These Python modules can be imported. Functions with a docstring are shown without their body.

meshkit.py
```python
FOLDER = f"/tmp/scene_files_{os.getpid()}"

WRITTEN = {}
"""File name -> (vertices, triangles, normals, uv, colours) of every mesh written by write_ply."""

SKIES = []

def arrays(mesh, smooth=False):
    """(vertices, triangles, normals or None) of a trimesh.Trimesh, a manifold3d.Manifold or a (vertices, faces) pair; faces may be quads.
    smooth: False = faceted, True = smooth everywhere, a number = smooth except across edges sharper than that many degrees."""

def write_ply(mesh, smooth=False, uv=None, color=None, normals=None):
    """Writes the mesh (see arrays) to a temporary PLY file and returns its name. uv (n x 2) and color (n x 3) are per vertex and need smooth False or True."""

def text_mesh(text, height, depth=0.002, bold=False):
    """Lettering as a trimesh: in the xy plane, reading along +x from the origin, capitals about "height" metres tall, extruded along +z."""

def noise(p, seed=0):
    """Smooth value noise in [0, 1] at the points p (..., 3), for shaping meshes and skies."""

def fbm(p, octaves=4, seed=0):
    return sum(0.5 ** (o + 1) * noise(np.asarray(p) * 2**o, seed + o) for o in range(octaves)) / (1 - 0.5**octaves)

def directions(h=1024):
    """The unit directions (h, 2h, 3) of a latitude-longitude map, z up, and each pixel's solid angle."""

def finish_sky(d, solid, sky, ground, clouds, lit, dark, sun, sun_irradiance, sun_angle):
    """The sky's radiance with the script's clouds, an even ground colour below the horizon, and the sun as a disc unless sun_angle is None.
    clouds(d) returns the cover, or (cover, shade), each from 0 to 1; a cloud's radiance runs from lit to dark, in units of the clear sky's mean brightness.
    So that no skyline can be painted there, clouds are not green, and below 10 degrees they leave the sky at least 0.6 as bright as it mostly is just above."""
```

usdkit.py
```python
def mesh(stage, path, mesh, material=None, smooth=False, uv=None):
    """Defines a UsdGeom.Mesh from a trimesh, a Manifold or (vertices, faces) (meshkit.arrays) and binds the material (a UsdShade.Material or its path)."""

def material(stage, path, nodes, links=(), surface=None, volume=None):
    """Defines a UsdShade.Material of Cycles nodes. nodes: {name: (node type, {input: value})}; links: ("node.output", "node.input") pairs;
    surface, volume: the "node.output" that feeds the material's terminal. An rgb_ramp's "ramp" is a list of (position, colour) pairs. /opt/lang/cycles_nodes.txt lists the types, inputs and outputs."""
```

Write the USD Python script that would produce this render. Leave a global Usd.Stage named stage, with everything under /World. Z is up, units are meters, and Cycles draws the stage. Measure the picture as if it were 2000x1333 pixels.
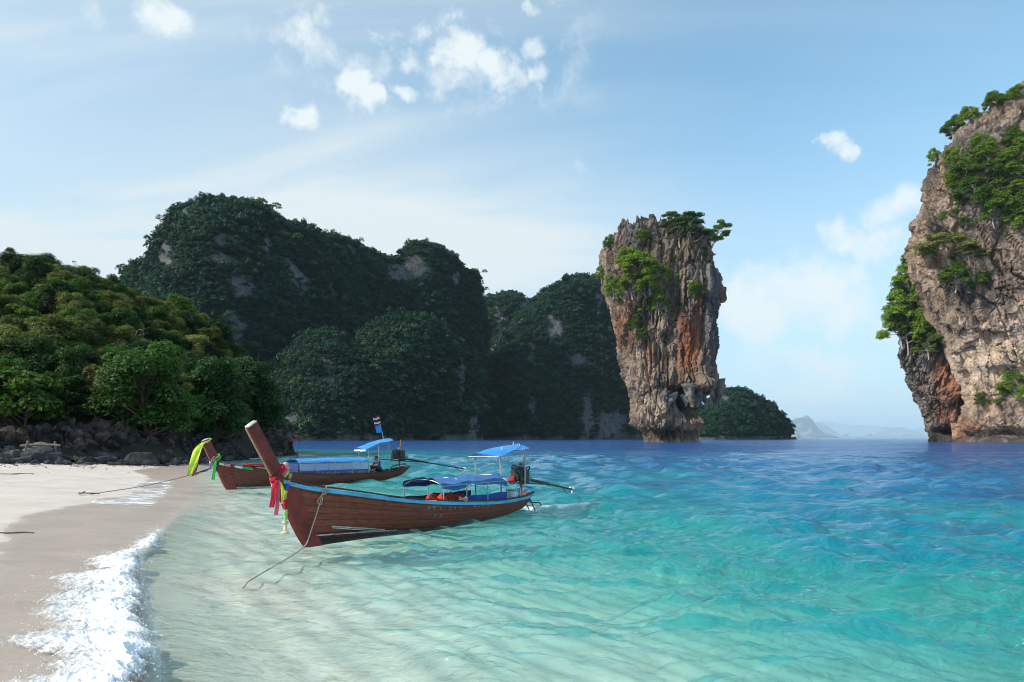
import math, random
import numpy as np
import trimesh, meshkit, usdkit
import manifold3d as m3
from scipy.spatial import cKDTree
from scipy.interpolate import PchipInterpolator
from pxr import Usd, UsdGeom, UsdLux, UsdShade, Gf, Sdf, Vt

random.seed(7)
RNG = np.random.default_rng(7)
stage = Usd.Stage.CreateInMemory()
UsdGeom.SetStageUpAxis(stage, "Z")
UsdGeom.Xform.Define(stage, "/World")
UsdGeom.Scope.Define(stage, "/World/Looks")

# ------------------------------------------------------------------ camera, sky, sun
F, HOR, CX, H = 1400.0, 856.0, 1000.0, 2.4          # lens in photo pixels, horizon row, middle column, eye height in metres
cam = UsdGeom.Camera.Define(stage, "/World/camera")
cam.CreateHorizontalApertureAttr(36.0)
cam.CreateVerticalApertureAttr(36.0 * 1333 / 2000)
cam.CreateFocalLengthAttr(36.0 * F / 2000)
cam.CreateVerticalApertureOffsetAttr(36.0 * (HOR - 666.5) / 2000)
cam.CreateClippingRangeAttr((0.1, 400000.0))
cam.CreateExposureAttr(0.60)
cam.AddTranslateOp().Set(Gf.Vec3d(0, 0, H))
cam.AddRotateXOp().Set(90.0)

SUN_EL = math.radians(36)
SUN_H = np.array([-0.93, -0.37]) / np.hypot(0.93, 0.37)
SUN = np.array([SUN_H[0] * math.cos(SUN_EL), SUN_H[1] * math.cos(SUN_EL), math.sin(SUN_EL)])
SKY_STRENGTH, SUN_INTENSITY = 0.13, 0.85


def M(name, nodes, links, surface="p.BSDF", volume=None):
    return usdkit.material(stage, f"/World/Looks/{name}", nodes, links, surface=surface, volume=volume)


def direction(u, v):
    d = np.array([(u - CX) / F, 1.0, (HOR - v) / F])
    return d / np.linalg.norm(d)


def sky_material():
    n = {"tc": ("texture_coordinate", {}),
         "sky": ("sky_texture", {"sky_type": "single_scattering", "sun_disc": False, "sun_elevation": SUN_EL, "sun_rotation": math.atan2(SUN[0], SUN[1]),
                                 "air_density": 1.0, "aerosol_density": 1.2, "ozone_density": 2.0}),
         "bg": ("background_shader", {"strength": SKY_STRENGTH})}
    L = []
    # high thin veil: long streaks, thicker low down and towards the sun
    n["sep"] = ("separate_xyz", {})
    L.append(("tc.generated", "sep.vector"))
    n["zc"] = ("math", {"math_type": "maximum", "value2": 0.06})
    n["zc2"] = ("math", {"math_type": "add", "value2": 0.10})
    L += [("sep.z", "zc.value1"), ("zc.value", "zc2.value1")]
    n["px"] = ("math", {"math_type": "divide"})
    n["py"] = ("math", {"math_type": "divide"})
    L += [("sep.x", "px.value1"), ("zc2.value", "px.value2"), ("sep.y", "py.value1"), ("zc2.value", "py.value2")]
    n["pl"] = ("combine_xyz", {})
    L += [("px.value", "pl.x"), ("py.value", "pl.y")]
    n["vm"] = ("mapping", {"rotation": (0, 0, 0.5), "scale": (0.30, 0.95, 1), "location": (3.1, 1.7, 0)})
    n["vn"] = ("noise_texture", {"scale": 1.15, "detail": 8, "roughness": 0.55, "distortion": 0.5})
    n["vr"] = ("map_range", {"from_min": 0.30, "from_max": 0.66, "to_min": 0.0, "to_max": 1.0, "clamp": True, "range_type": "smoothstep"})
    L += [("pl.vector", "vm.vector"), ("vm.vector", "vn.vector"), ("vn.fac", "vr.value")]
    # towards the sun and low: veil thickens
    n["dots"] = ("vector_math", {"math_type": "dot_product", "vector2": tuple(direction(-450, 420))})
    L.append(("tc.generated", "dots.vector1"))
    n["dr"] = ("map_range", {"from_min": 0.45, "from_max": 1.0, "to_min": 0.16, "to_max": 1.0, "clamp": True, "range_type": "smoothstep"})
    L.append(("dots.value", "dr.value"))
    n["va"] = ("math", {"math_type": "multiply_add", "value3": 0.0})
    n["vb"] = ("math", {"math_type": "multiply_add", "value2": 0.40, "use_clamp": True})
    n["va2"] = ("math", {"math_type": "multiply", "value2": 1.1})
    L += [("vr.result", "va.value1"), ("dr.result", "vb.value1"), ("dr.result", "va2.value1"),
          ("va2.value", "va.value2"), ("va.value", "vb.value3")]
    # a broad pale band slanting across, streaked
    ga, gb = direction(-200, 300), direction(1300, 420)
    gn = np.cross(ga, gb); gn /= np.linalg.norm(gn)
    n["bd"] = ("vector_math", {"math_type": "dot_product", "vector2": tuple(gn)})
    n["bw"] = ("noise_texture", {"scale": 2.2, "detail": 4, "roughness": 0.5})
    n["bs"] = ("math", {"math_type": "multiply_add", "value2": 0.22, "value3": -0.11})
    n["ba"] = ("math", {"math_type": "add"})
    n["bb"] = ("math", {"math_type": "absolute"})
    n["bm"] = ("map_range", {"from_min": 0.125, "from_max": 0.0, "to_min": 0, "to_max": 1, "clamp": True, "range_type": "smoothstep"})
    n["be"] = ("map_range", {"from_min": 0.70, "from_max": 0.25, "to_min": 0.0, "to_max": 1.0, "clamp": True, "range_type": "smoothstep"})
    n["bx"] = ("math", {"math_type": "multiply"})
    n["by"] = ("map_range", {"from_min": 0.38, "from_max": 0.60, "to_min": 0.15, "to_max": 1.0, "clamp": True})
    n["bz"] = ("math", {"math_type": "multiply"})
    n["bq"] = ("math", {"math_type": "multiply_add", "value2": 0.80, "use_clamp": True})
    n["bsx"] = ("math", {"math_type": "add", "value2": 0.35})
    L += [("tc.generated", "bd.vector1"), ("tc.generated", "bw.vector"), ("bw.fac", "bs.value1"), ("bd.value", "ba.value1"), ("bs.value", "ba.value2"), ("ba.value", "bb.value1"), ("bb.value", "bm.value"),
          ("sep.x", "bsx.value1"), ("bsx.value", "be.value"), ("bm.result", "bx.value1"), ("be.result", "bx.value2"), ("vn.fac", "by.value"), ("bx.value", "bz.value1"), ("by.result", "bz.value2"), ("bz.value", "bq.value1"), ("vb.value", "bq.value3")]
    # cumulus puffs: soft blobs broken up by noise
    blobs = [(600, 235, .026, .9), (570, 225, .018, .8), (700, 180, .030, .95), (735, 200, .026, .9), (785, 185, .020, .75), (900, 105, .040, .85), (960, 125, .032, .8),
             (860, 95, .026, .7), (1045, 150, .022, .75), (1040, 15, .018, .6), (325, 45, .034, .9), (350, 60, .020, .6), (600, 75, .030, .55), (640, 45, .022, .5), (690, 150, .02, .5),
             (790, 110, .026, .55), (1050, 100, .020, .55), (1632, 290, .020, .75), (1612, 288, .012, .7), (1650, 292, .012, .6), (1640, 470, .040, .72), (1700, 480, .050, .62), (1730, 410, .040, .6), (1770, 400, .04, .6), (880, 140, .05, .55), (1000, 140, .03, .6), (640, 100, .04, .5), (720, 140, .04, .5), (560, 60, .03, .45),
             (1480, 600, .08, .75), (1560, 580, .08, .75), (1650, 590, .08, .7), (1500, 700, .07, .50), (1620, 720, .07, .50), (1720, 640, .06, .5), (1560, 760, .06, .45), (1440, 560, .04, .5), (180, 20, .02, .3), (1140, 335, .02, .4)]
    n["wm"] = ("noise_texture", {"scale": 14.0, "detail": 5, "roughness": 0.6})
    n["ws"] = ("vector_math", {"math_type": "subtract", "vector2": (.5, .5, .5)})
    n["wk"] = ("vector_math", {"math_type": "scale", "scale": 0.075})
    n["wd"] = ("vector_math", {"math_type": "add"})
    L += [("tc.generated", "wm.vector"), ("wm.color", "ws.vector1"), ("ws.vector", "wk.vector1"), ("tc.generated", "wd.vector1"), ("wk.vector", "wd.vector2")]
    n["sq"] = ("vector_math", {"math_type": "multiply", "vector2": (1, 1, 1.25)})
    L.append(("wd.vector", "sq.vector1"))
    last = None
    for i, (u, v, r, a) in enumerate(blobs):
        d = direction(u, v)
        n[f"d{i}"] = ("vector_math", {"math_type": "distance", "vector2": tuple(d * [1, 1, 1.25])})
        n[f"m{i}"] = ("map_range", {"from_min": r * 1.35, "from_max": r * 0.25, "to_min": 0, "to_max": a, "clamp": True, "range_type": "smoothstep"})
        L += [("sq.vector", f"d{i}.vector1"), (f"d{i}.value", f"m{i}.value")]
        if last:
            n[f"x{i}"] = ("math", {"math_type": "maximum"})
            L += [(last, f"x{i}.value1"), (f"m{i}.result", f"x{i}.value2")]
            last = f"x{i}.value"
        else:
            last = f"m{i}.result"
    # broken cloudlets in a loose field above the puffs
    cd = direction(830, 95)
    n["rg"] = ("vector_math", {"math_type": "distance", "vector2": tuple(cd * [1, 1, 2.6])})
    n["rs"] = ("vector_math", {"math_type": "multiply", "vector2": (1, 1, 2.6)})
    n["rm"] = ("map_range", {"from_min": 0.30, "from_max": 0.06, "to_min": 0, "to_max": 1, "clamp": True, "range_type": "smoothstep"})
    n["rn"] = ("noise_texture", {"scale": 17.0, "detail": 8, "roughness": 0.66, "distortion": 0.3})
    n["rr"] = ("map_range", {"from_min": 0.50, "from_max": 0.72, "to_min": 0, "to_max": 0.75, "clamp": True, "range_type": "smoothstep"})
    n["rx"] = ("math", {"math_type": "multiply"})
    n["ry"] = ("math", {"math_type": "maximum"})
    L += [("tc.generated", "rs.vector1"), ("rs.vector", "rg.vector1"), ("rg.value", "rm.value"), ("tc.generated", "rn.vector"), ("rn.fac", "rr.value"), ("rm.result", "rx.value1"), ("rr.result", "rx.value2")]
    n["fn"] = ("noise_texture", {"scale": 26.0, "detail": 7, "roughness": 0.62})
    n["fr"] = ("math", {"math_type": "multiply_add", "value2": 1.35, "value3": -0.78})
    n["fs"] = ("math", {"math_type": "add"})
    n["ft"] = ("map_range", {"from_min": 0.06, "from_max": 0.82, "to_min": 0.0, "to_max": 1.0, "clamp": True, "range_type": "smoothstep"})
    n["fm"] = ("math", {"math_type": "minimum", "value2": 0.92})
    L += [("tc.generated", "fn.vector"), ("fn.fac", "fr.value1"), (last, "fs.value1"), ("fr.value", "fs.value2"), ("fs.value", "ft.value"), ("ft.result", "ry.value1"), ("rx.value", "ry.value2"), ("ry.value", "fm.value1")]
    # a pale band of haze over the horizon
    n["hz"] = ("map_range", {"from_min": 0.0, "from_max": 0.44, "to_min": 0.70, "to_max": 0.0, "clamp": True, "range_type": "smoothstep"})
    L.append(("sep.z", "hz.value"))
    n["tone"] = ("mix_color", {"blend_type": "multiply", "fac": 1.0, "b": (0.86, 1.22, 1.16)})
    n["mh"] = ("mix_color", {"b": (3.35, 4.05, 4.65), "use_clamp": False, "use_clamp_result": False})
    n["mv"] = ("mix_color", {"b": (4.15, 4.55, 4.65), "use_clamp": False, "use_clamp_result": False})
    n["mc"] = ("mix_color", {"b": (4.7, 5.05, 5.05), "use_clamp": False, "use_clamp_result": False})
    L += [("sky.color", "tone.a"), ("tone.result", "mh.a"), ("hz.result", "mh.fac"), ("mh.result", "mv.a"), ("bq.value", "mv.fac"), ("mv.result", "mc.a"), ("fm.value", "mc.fac"), ("mc.result", "bg.color")]
    return M("sky", n, L, surface="bg.background")


dome = UsdLux.DomeLight.Define(stage, "/World/sky")
UsdShade.MaterialBindingAPI.Apply(dome.GetPrim()).Bind(sky_material())
dome.GetPrim().SetCustomDataByKey("kind", "structure")
sun = UsdLux.DistantLight.Define(stage, "/World/sun")
sun.CreateNormalizeAttr(True)
sun.CreateIntensityAttr(SUN_INTENSITY)
sun.CreateAngleAttr(0.53)
sun.CreateColorAttr(Gf.Vec3f(1.0, 0.93, 0.82))
_z = SUN
_x = np.cross([0, 0, 1], _z); _x /= np.linalg.norm(_x)
_y = np.cross(_z, _x)
sun.AddTransformOp().Set(Gf.Matrix4d(*_x, 0, *_y, 0, *_z, 0, 0, 0, 0, 1))

# ------------------------------------------------------------------ helpers
COUNT = {}


def numbered(parent, name):
    k = COUNT.get((parent, name), 0)
    COUNT[(parent, name)] = k + 1
    return f"{parent}/{name}" + (f"_{k:03d}" if k else "")


def tag(p, label=None, cat=None, group=None, kind=None):
    for k, v in (("label", label), ("category", cat), ("group", group), ("kind", kind)):
        if v:
            p.SetCustomDataByKey(k, v)
    return p


def obj(name, mesh, mat, parent=None, smooth=False, attrs=None, **kw):
    where = "/World" if parent is None else str(parent.GetPath())
    m = usdkit.mesh(stage, numbered(where, name), mesh, mat, smooth)
    for k, (t, a) in (attrs or {}).items():
        pv = UsdGeom.PrimvarsAPI(m).CreatePrimvar(k, t, "vertex")
        pv.Set(Vt.Vec3fArray.FromNumpy(np.asarray(a, np.float32)) if np.ndim(a) == 2 else Vt.FloatArray.FromNumpy(np.asarray(a, np.float32)))
    return tag(m.GetPrim(), **kw)


FLOAT, COLOR = Sdf.ValueTypeNames.FloatArray, Sdf.ValueTypeNames.Color3fArray


def place(x, loc, rotz=0.0, scale=None, tilt=None):
    x.AddTranslateOp().Set(Gf.Vec3d(*map(float, loc)))
    x.AddRotateZOp().Set(math.degrees(rotz))
    if tilt:
        x.AddRotateYOp().Set(math.degrees(tilt))
    if scale is not None:
        s = scale if np.ndim(scale) else (scale,) * 3
        x.AddScaleOp().Set(Gf.Vec3f(*map(float, s)))


def thing(name, label, cat, loc=(0, 0, 0), rotz=0.0, group=None, scale=None, tilt=None):
    x = UsdGeom.Xform.Define(stage, numbered("/World", name))
    place(x, loc, rotz, scale, tilt)
    return tag(x.GetPrim(), label, cat, group)


def holder(name, parent):
    """A part that only carries sub-parts."""
    return UsdGeom.Xform.Define(stage, numbered(str(parent.GetPath()), name)).GetPrim()


def copy_of(source, name, label, cat, loc, rotz=0.0, group=None, scale=None, tilt=None):
    r = thing(name, label, cat, loc, rotz, group, scale, tilt)
    r.GetReferences().AddInternalReference(source)
    r.SetInstanceable(True)
    return r


def proto(name):
    return stage.CreateClassPrim(f"/World/{name}")


def cat_(*ms):
    vs, fs, n = [], [], 0
    for v, f in ms:
        v, f = np.asarray(v, float), np.asarray(f, int)
        if f.shape[1] == 4:
            f = np.vstack([f[:, [0, 1, 2]], f[:, [0, 2, 3]]])
        vs.append(v); fs.append(f + n); n += len(v)
    return np.vstack(vs), np.vstack(fs)


def grid_faces(nu, nv, wrap=False):
    i, j = np.meshgrid(np.arange(nu - (0 if wrap else 1)), np.arange(nv - 1), indexing="ij")
    i2 = (i + 1) % nu
    return np.stack([i * nv + j, i2 * nv + j, i2 * nv + j + 1, i * nv + j + 1], -1).reshape(-1, 4)


def grid(pts, wrap=False, flip=False):
    nu, nv = pts.shape[:2]
    f = grid_faces(nu, nv, wrap)
    f = np.vstack([f[:, [0, 1, 2]], f[:, [0, 2, 3]]])
    return pts.reshape(-1, 3), f[:, ::-1] if flip else f


def tube(points, r, sides=7, cap=True):
    p = np.asarray(points, float)
    r = np.broadcast_to(np.asarray(r, float), (len(p),))
    t = np.gradient(p, axis=0)
    t /= np.linalg.norm(t, axis=1, keepdims=True) + 1e-12
    a0 = np.array([0, 0, 1.0]) if abs(t[0, 2]) < 0.9 else np.array([1.0, 0, 0])
    A = []
    a = np.cross(t[0], a0)
    for k in range(len(p)):
        a = a - t[k] * (a @ t[k])
        a /= np.linalg.norm(a) + 1e-12
        A.append(a.copy())
    A = np.array(A)
    B = np.cross(t, A)
    g = np.arange(sides) * 2 * np.pi / sides
    v = p[:, None] + r[:, None, None] * (np.cos(g)[None, :, None] * A[:, None] + np.sin(g)[None, :, None] * B[:, None])
    f = []
    n = len(p)
    for i in range(n - 1):
        for j in range(sides):
            k = (j + 1) % sides
            f += [(i * sides + j, i * sides + k, (i + 1) * sides + k), (i * sides + j, (i + 1) * sides + k, (i + 1) * sides + j)]
    v = v.reshape(-1, 3)
    if cap:
        c0, c1 = len(v), len(v) + 1
        v = np.vstack([v, p[0], p[-1]])
        for j in range(sides):
            k = (j + 1) % sides
            f += [(c0, k, j), (c1, (n - 1) * sides + j, (n - 1) * sides + k)]
    return v, np.array(f)


def box(c, s, bevel=0.0, rz=0.0, ry=0.0):
    s = np.asarray(s, float)
    if bevel:
        b = min(bevel, s.min() * 0.45)
        pts = np.array([[sx * (s[0] / 2 - (b if k != 0 else 0)), sy * (s[1] / 2 - (b if k != 1 else 0)), sz * (s[2] / 2 - (b if k != 2 else 0))]
                        for sx in (-1, 1) for sy in (-1, 1) for sz in (-1, 1) for k in range(3)])
        m = trimesh.convex.convex_hull(pts)
    else:
        m = trimesh.creation.box(s)
    v = np.array(m.vertices)
    cy, sy_ = math.cos(ry), math.sin(ry)
    v = v @ np.array([[cy, 0, sy_], [0, 1, 0], [-sy_, 0, cy]]).T
    cz, sz_ = math.cos(rz), math.sin(rz)
    v = v @ np.array([[cz, -sz_, 0], [sz_, cz, 0], [0, 0, 1]]).T
    return v + np.asarray(c, float), np.array(m.faces)


def ball(c, r, sub=1, sq=(1, 1, 1)):
    m = trimesh.creation.icosphere(sub, 1.0)
    return np.array(m.vertices) * r * np.asarray(sq) + np.asarray(c, float), np.array(m.faces)


def lathe(profile, c=(0, 0, 0), sides=16, axis=2):
    p = np.asarray(profile, float)
    g = np.arange(sides) * 2 * np.pi / sides
    v = np.stack([p[None, :, 0] * np.cos(g)[:, None], p[None, :, 0] * np.sin(g)[:, None], np.broadcast_to(p[None, :, 1], (sides, len(p)))], -1)
    v, f = grid(v, wrap=True)
    if axis == 0:
        v = v[:, [2, 0, 1]]
    if axis == 1:
        v = v[:, [1, 2, 0]]
    return v + np.asarray(c, float), f


def sheet(center, side, width, thick=0.004):
    """A strip of cloth: centre line, direction of its width (per point), width (per point), given both faces."""
    c, s = np.asarray(center, float), np.asarray(side, float)
    s = np.broadcast_to(s, c.shape) / (np.linalg.norm(np.broadcast_to(s, c.shape), axis=1, keepdims=True) + 1e-9)
    w = np.broadcast_to(np.asarray(width, float), (len(c),))[:, None]
    t = np.gradient(c, axis=0)
    nrm = np.cross(t, s); nrm /= np.linalg.norm(nrm, axis=1, keepdims=True) + 1e-9
    k = np.linspace(-0.5, 0.5, 5)
    fold = np.sin(np.linspace(0, 1, len(c))[:, None] * 7 + k[None] * 9) * w * 0.10
    top = c[:, None] + s[:, None] * w[:, None] * k[None, :, None] + nrm[:, None] * (fold[..., None] + thick)
    bot = top - nrm[:, None] * 2 * thick
    ring = np.concatenate([top, bot[:, ::-1]], 1)
    v, f = grid(ring.transpose(1, 0, 2), wrap=True)
    return v, f


def spline(pts, n):
    p = np.asarray(pts, float)
    t = np.r_[0, np.cumsum(np.linalg.norm(np.diff(p, axis=0), axis=1))]
    return np.stack([PchipInterpolator(t, p[:, k])(np.linspace(0, t[-1], n)) for k in range(p.shape[1])], 1)


def at(u, v, y):
    """The point that photo pixel (u, v) shows at distance y ahead."""
    return np.array([(u - CX) / F * y, y, H - (v - HOR) / F * y])


def on_plane(u, v, z=0.0):
    y = (H - z) * F / (v - HOR)
    return np.array([(u - CX) / F * y, y, z])


def smoothstep(a, b, x):
    t = np.clip((np.asarray(x, float) - a) / (b - a), 0, 1)
    return t * t * (3 - 2 * t)


def normals_of(v, f):
    n = np.zeros_like(v)
    c = np.cross(v[f[:, 1]] - v[f[:, 0]], v[f[:, 2]] - v[f[:, 0]])
    for k in range(3):
        np.add.at(n, f[:, k], c)
    return n / (np.linalg.norm(n, axis=1, keepdims=True) + 1e-12)

# ------------------------------------------------------------------ materials


def plain(name, c, rough=0.7, var=0.25, scale=6.0, bump=0.0, spec=0.3, metal=0.0, coat=0.0, stretch=(1, 1, 1), bscale=None):
    lo, hi = [x * (1 - var) for x in c], [min(0.95, x * (1 + var)) for x in c]
    n = {"tc": ("texture_coordinate", {}), "mp": ("mapping", {"scale": stretch}), "n": ("noise_texture", {"scale": scale, "detail": 5, "roughness": 0.6}),
         "r": ("rgb_ramp", {"ramp": [(0.3, lo), (0.7, hi)]}), "p": ("principled_bsdf", {"roughness": rough, "specular_ior_level": spec, "metallic": metal, "coat_weight": coat})}
    L = [("tc.object", "mp.vector"), ("mp.vector", "n.vector"), ("n.fac", "r.fac"), ("r.color", "p.base_color")]
    if bump:
        n["bn"] = ("noise_texture", {"scale": bscale or scale * 4, "detail": 6, "roughness": 0.65})
        n["b"] = ("bump", {"strength": 1.0, "distance": bump})
        L += [("mp.vector", "bn.vector"), ("bn.fac", "b.height"), ("b.normal", "p.normal")]
    return M(name, n, L)


def leaf_mat(name, a, b, c, trans=0.35, big=0.25, spec=0.25):
    """Leaves: colour varies leaf by leaf, tree by tree and in drifts; light passes through."""
    n = {"g": ("geometry", {}), "o": ("object_info", {}), "n": ("noise_texture", {"scale": big, "detail": 3}),
         "s": ("math", {"math_type": "multiply_add", "value2": 0.34, "value3": -0.15}), "s2": ("math", {"math_type": "multiply_add", "value2": 0.50}), "s3": ("math", {"math_type": "multiply_add", "value2": 0.45}),
         "r": ("rgb_ramp", {"ramp": [(0.1, a), (0.5, b), (0.95, c)]}),
         "p": ("principled_bsdf", {"roughness": 0.55, "specular_ior_level": spec}), "t": ("translucent_bsdf", {}), "m": ("mix_closure", {"fac": trans}),
         "tcol": ("mix_color", {"blend_type": "multiply", "fac": 1.0, "b": (1.05, 1.2, 0.65)})}
    L = [("g.position", "n.vector"), ("g.random_per_island", "s.value1"), ("o.random", "s2.value1"), ("s.value", "s2.value3"), ("n.fac", "s3.value1"), ("s2.value", "s3.value3"),
         ("s3.value", "r.fac"), ("r.color", "p.base_color"), ("r.color", "tcol.a"), ("tcol.result", "t.color"), ("p.BSDF", "m.closure1"), ("t.BSDF", "m.closure2")]
    return M(name, n, L, surface="m.closure")


LEAF = {
    "broad": leaf_mat("broad_leaf", (.022, .062, .014), (.068, .145, .026), (.20, .27, .05)),
    "lime": leaf_mat("lime_leaf", (.05, .10, .012), (.12, .19, .025), (.24, .29, .05)),
    "olive": leaf_mat("olive_leaf", (.07, .095, .022), (.22, .235, .065), (.42, .40, .14)),
    "dark": leaf_mat("dark_leaf", (.014, .036, .010), (.036, .075, .018), (.08, .125, .03)),
    "dry": leaf_mat("dry_leaf", (.07, .06, .02), (.16, .13, .045), (.25, .20, .08)),
    "cliff": leaf_mat("cliff_leaf", (.075, .13, .016), (.19, .29, .035), (.34, .42, .07), big=0.05),
    "far": leaf_mat("far_leaf", (.004, .022, .014), (.016, .064, .032), (.075, .165, .045), big=0.012, trans=0.25),
    "far_olive": leaf_mat("far_olive_leaf", (.014, .036, .014), (.044, .09, .030), (.13, .18, .055), big=0.012, trans=0.25),
}
BARK = plain("bark", (.10, .075, .055), 0.9, 0.4, 3, 0.01)
PALE_BARK = plain("pale_bark", (.42, .37, .32), 0.9, 0.3, 3, 0.01)


def rock_mat(name, scale, bump, tint=(1, 1, 1), rough=0.9):
    """Rock: the broad colours (grey, cream, iron stains) come with the mesh, grain and pits from noise."""
    n = {"g": ("geometry", {}), "a": ("attribute", {"attribute": "stone"}), "mp": ("mapping", {"scale": (1, 1, 0.35)}), "n": ("noise_texture", {"scale": scale, "detail": 8, "roughness": 0.68}),
         "n2": ("noise_texture", {"scale": scale * 0.9, "detail": 8, "roughness": 0.7, "distortion": 0.6}),
         "r": ("rgb_ramp", {"ramp": [(0.30, (.42, .40, .40)), (0.50, (.95, .95, .95)), (0.72, (1.45, 1.42, 1.36))]}),
         "x": ("mix_color", {"blend_type": "multiply", "fac": 1.0, "use_clamp": False, "use_clamp_result": False}), "b": ("bump", {"distance": bump, "strength": 1.0}), "p": ("principled_bsdf", {"roughness": rough, "specular_ior_level": 0.2})}
    L = [("g.position", "mp.vector"), ("mp.vector", "n.vector"), ("g.position", "n2.vector"), ("n.fac", "r.fac"), ("a.color", "x.a"), ("r.color", "x.b"), ("x.result", "p.base_color"),
         ("n2.fac", "b.height"), ("b.normal", "p.normal")]
    return M(name, n, L)


ROCK_FAR = rock_mat("limestone", 0.22, 3.5)
ROCK_NEAR = rock_mat("shore_rock", 2.2, 0.12)
# ------------------------------------------------------------------ the lie of the land
XC_Y = np.array([-60, -30, 0, 7.7, 10, 13, 16, 22, 27, 38, 48, 57, 68, 85, 100, 116, 140, 180, 300, 800])
XC_X = np.array([24, 13.5, -0.3, -4.15, -5.4, -7.0, -8.2, -10.4, -12.4, -17, -21.5, -25.5, -28.5, -32, -34, -37, -60, -300, -4000, -40000.0])
_xc = PchipInterpolator(XC_Y, XC_X)


def shore_x(y):
    return _xc(np.clip(y, -60, 800))


def shore_s(x, y):
    """Metres to seaward of the line where the waves break (negative up the beach)."""
    return (np.asarray(x) - shore_x(y)) * 0.905


S_S = np.array([-80, -40, -20, -12, -6, -3, 0, 4, 8, 12, 20, 40, 80, 200, 1000, 4000])
S_Z = np.array([2.4, 1.7, 1.15, .78, .40, .20, 0, -.33, -.78, -1.25, -2.0, -3.1, -4.6, -9, -14, -22])
_tz = PchipInterpolator(S_S, S_Z)


def ground_z(x, y):
    x, y = np.asarray(x, float), np.asarray(y, float)
    s = np.clip(shore_s(x, y), -80, 4000)
    z = _tz(s)
    z = np.where(y > 170, np.minimum(z, -6), z)
    p = np.stack([x, y, 0 * x], -1)
    near = np.exp(-((x + 8) ** 2 + (y - 15) ** 2) / 60 ** 2)
    return z + near * (0.05 * (meshkit.noise(p * 0.22, 3) - .5) + 0.035 * (meshkit.noise(p * 0.9, 4) - .5))


WET_Y = np.array([-60, 0, 8, 11, 13, 13.9, 14.5, 15.3, 16.5, 18.3, 21.5, 23.7, 28.2, 34, 40, 48.7, 60, 90, 200])
WET_X = np.array([9, -6.3, -8.4, -9.0, -9.4, -9.9, -10.9, -10.6, -11.6, -12.9, -13.9, -14.3, -15.2, -17.6, -20.3, -25.4, -28.4, -36, -80])
_wet = PchipInterpolator(WET_Y, WET_X)


def wetness(x, y):
    """1 where the swash has wetted the sand, 0 on dry sand."""
    p = np.stack([x, y, 0 * np.asarray(x)], -1)
    e = x - _wet(np.clip(y, -60, 200)) + 0.9 * (meshkit.fbm(p * 0.5, 3, 11) - 0.5)
    return smoothstep(-0.28, 0.12, e)


def axis_steps(a, fine0, fine1, step, far):
    core = np.arange(fine0, fine1 + step / 2, step)
    out, d = [], step
    x = fine1
    while x < far:
        d *= 1.18
        x += d
        out.append(x)
    inn, d, x = [], step, fine0
    while x > -far:
        d *= 1.18
        x -= d
        inn.append(x)
    return np.r_[inn[::-1], core, out]


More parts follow.
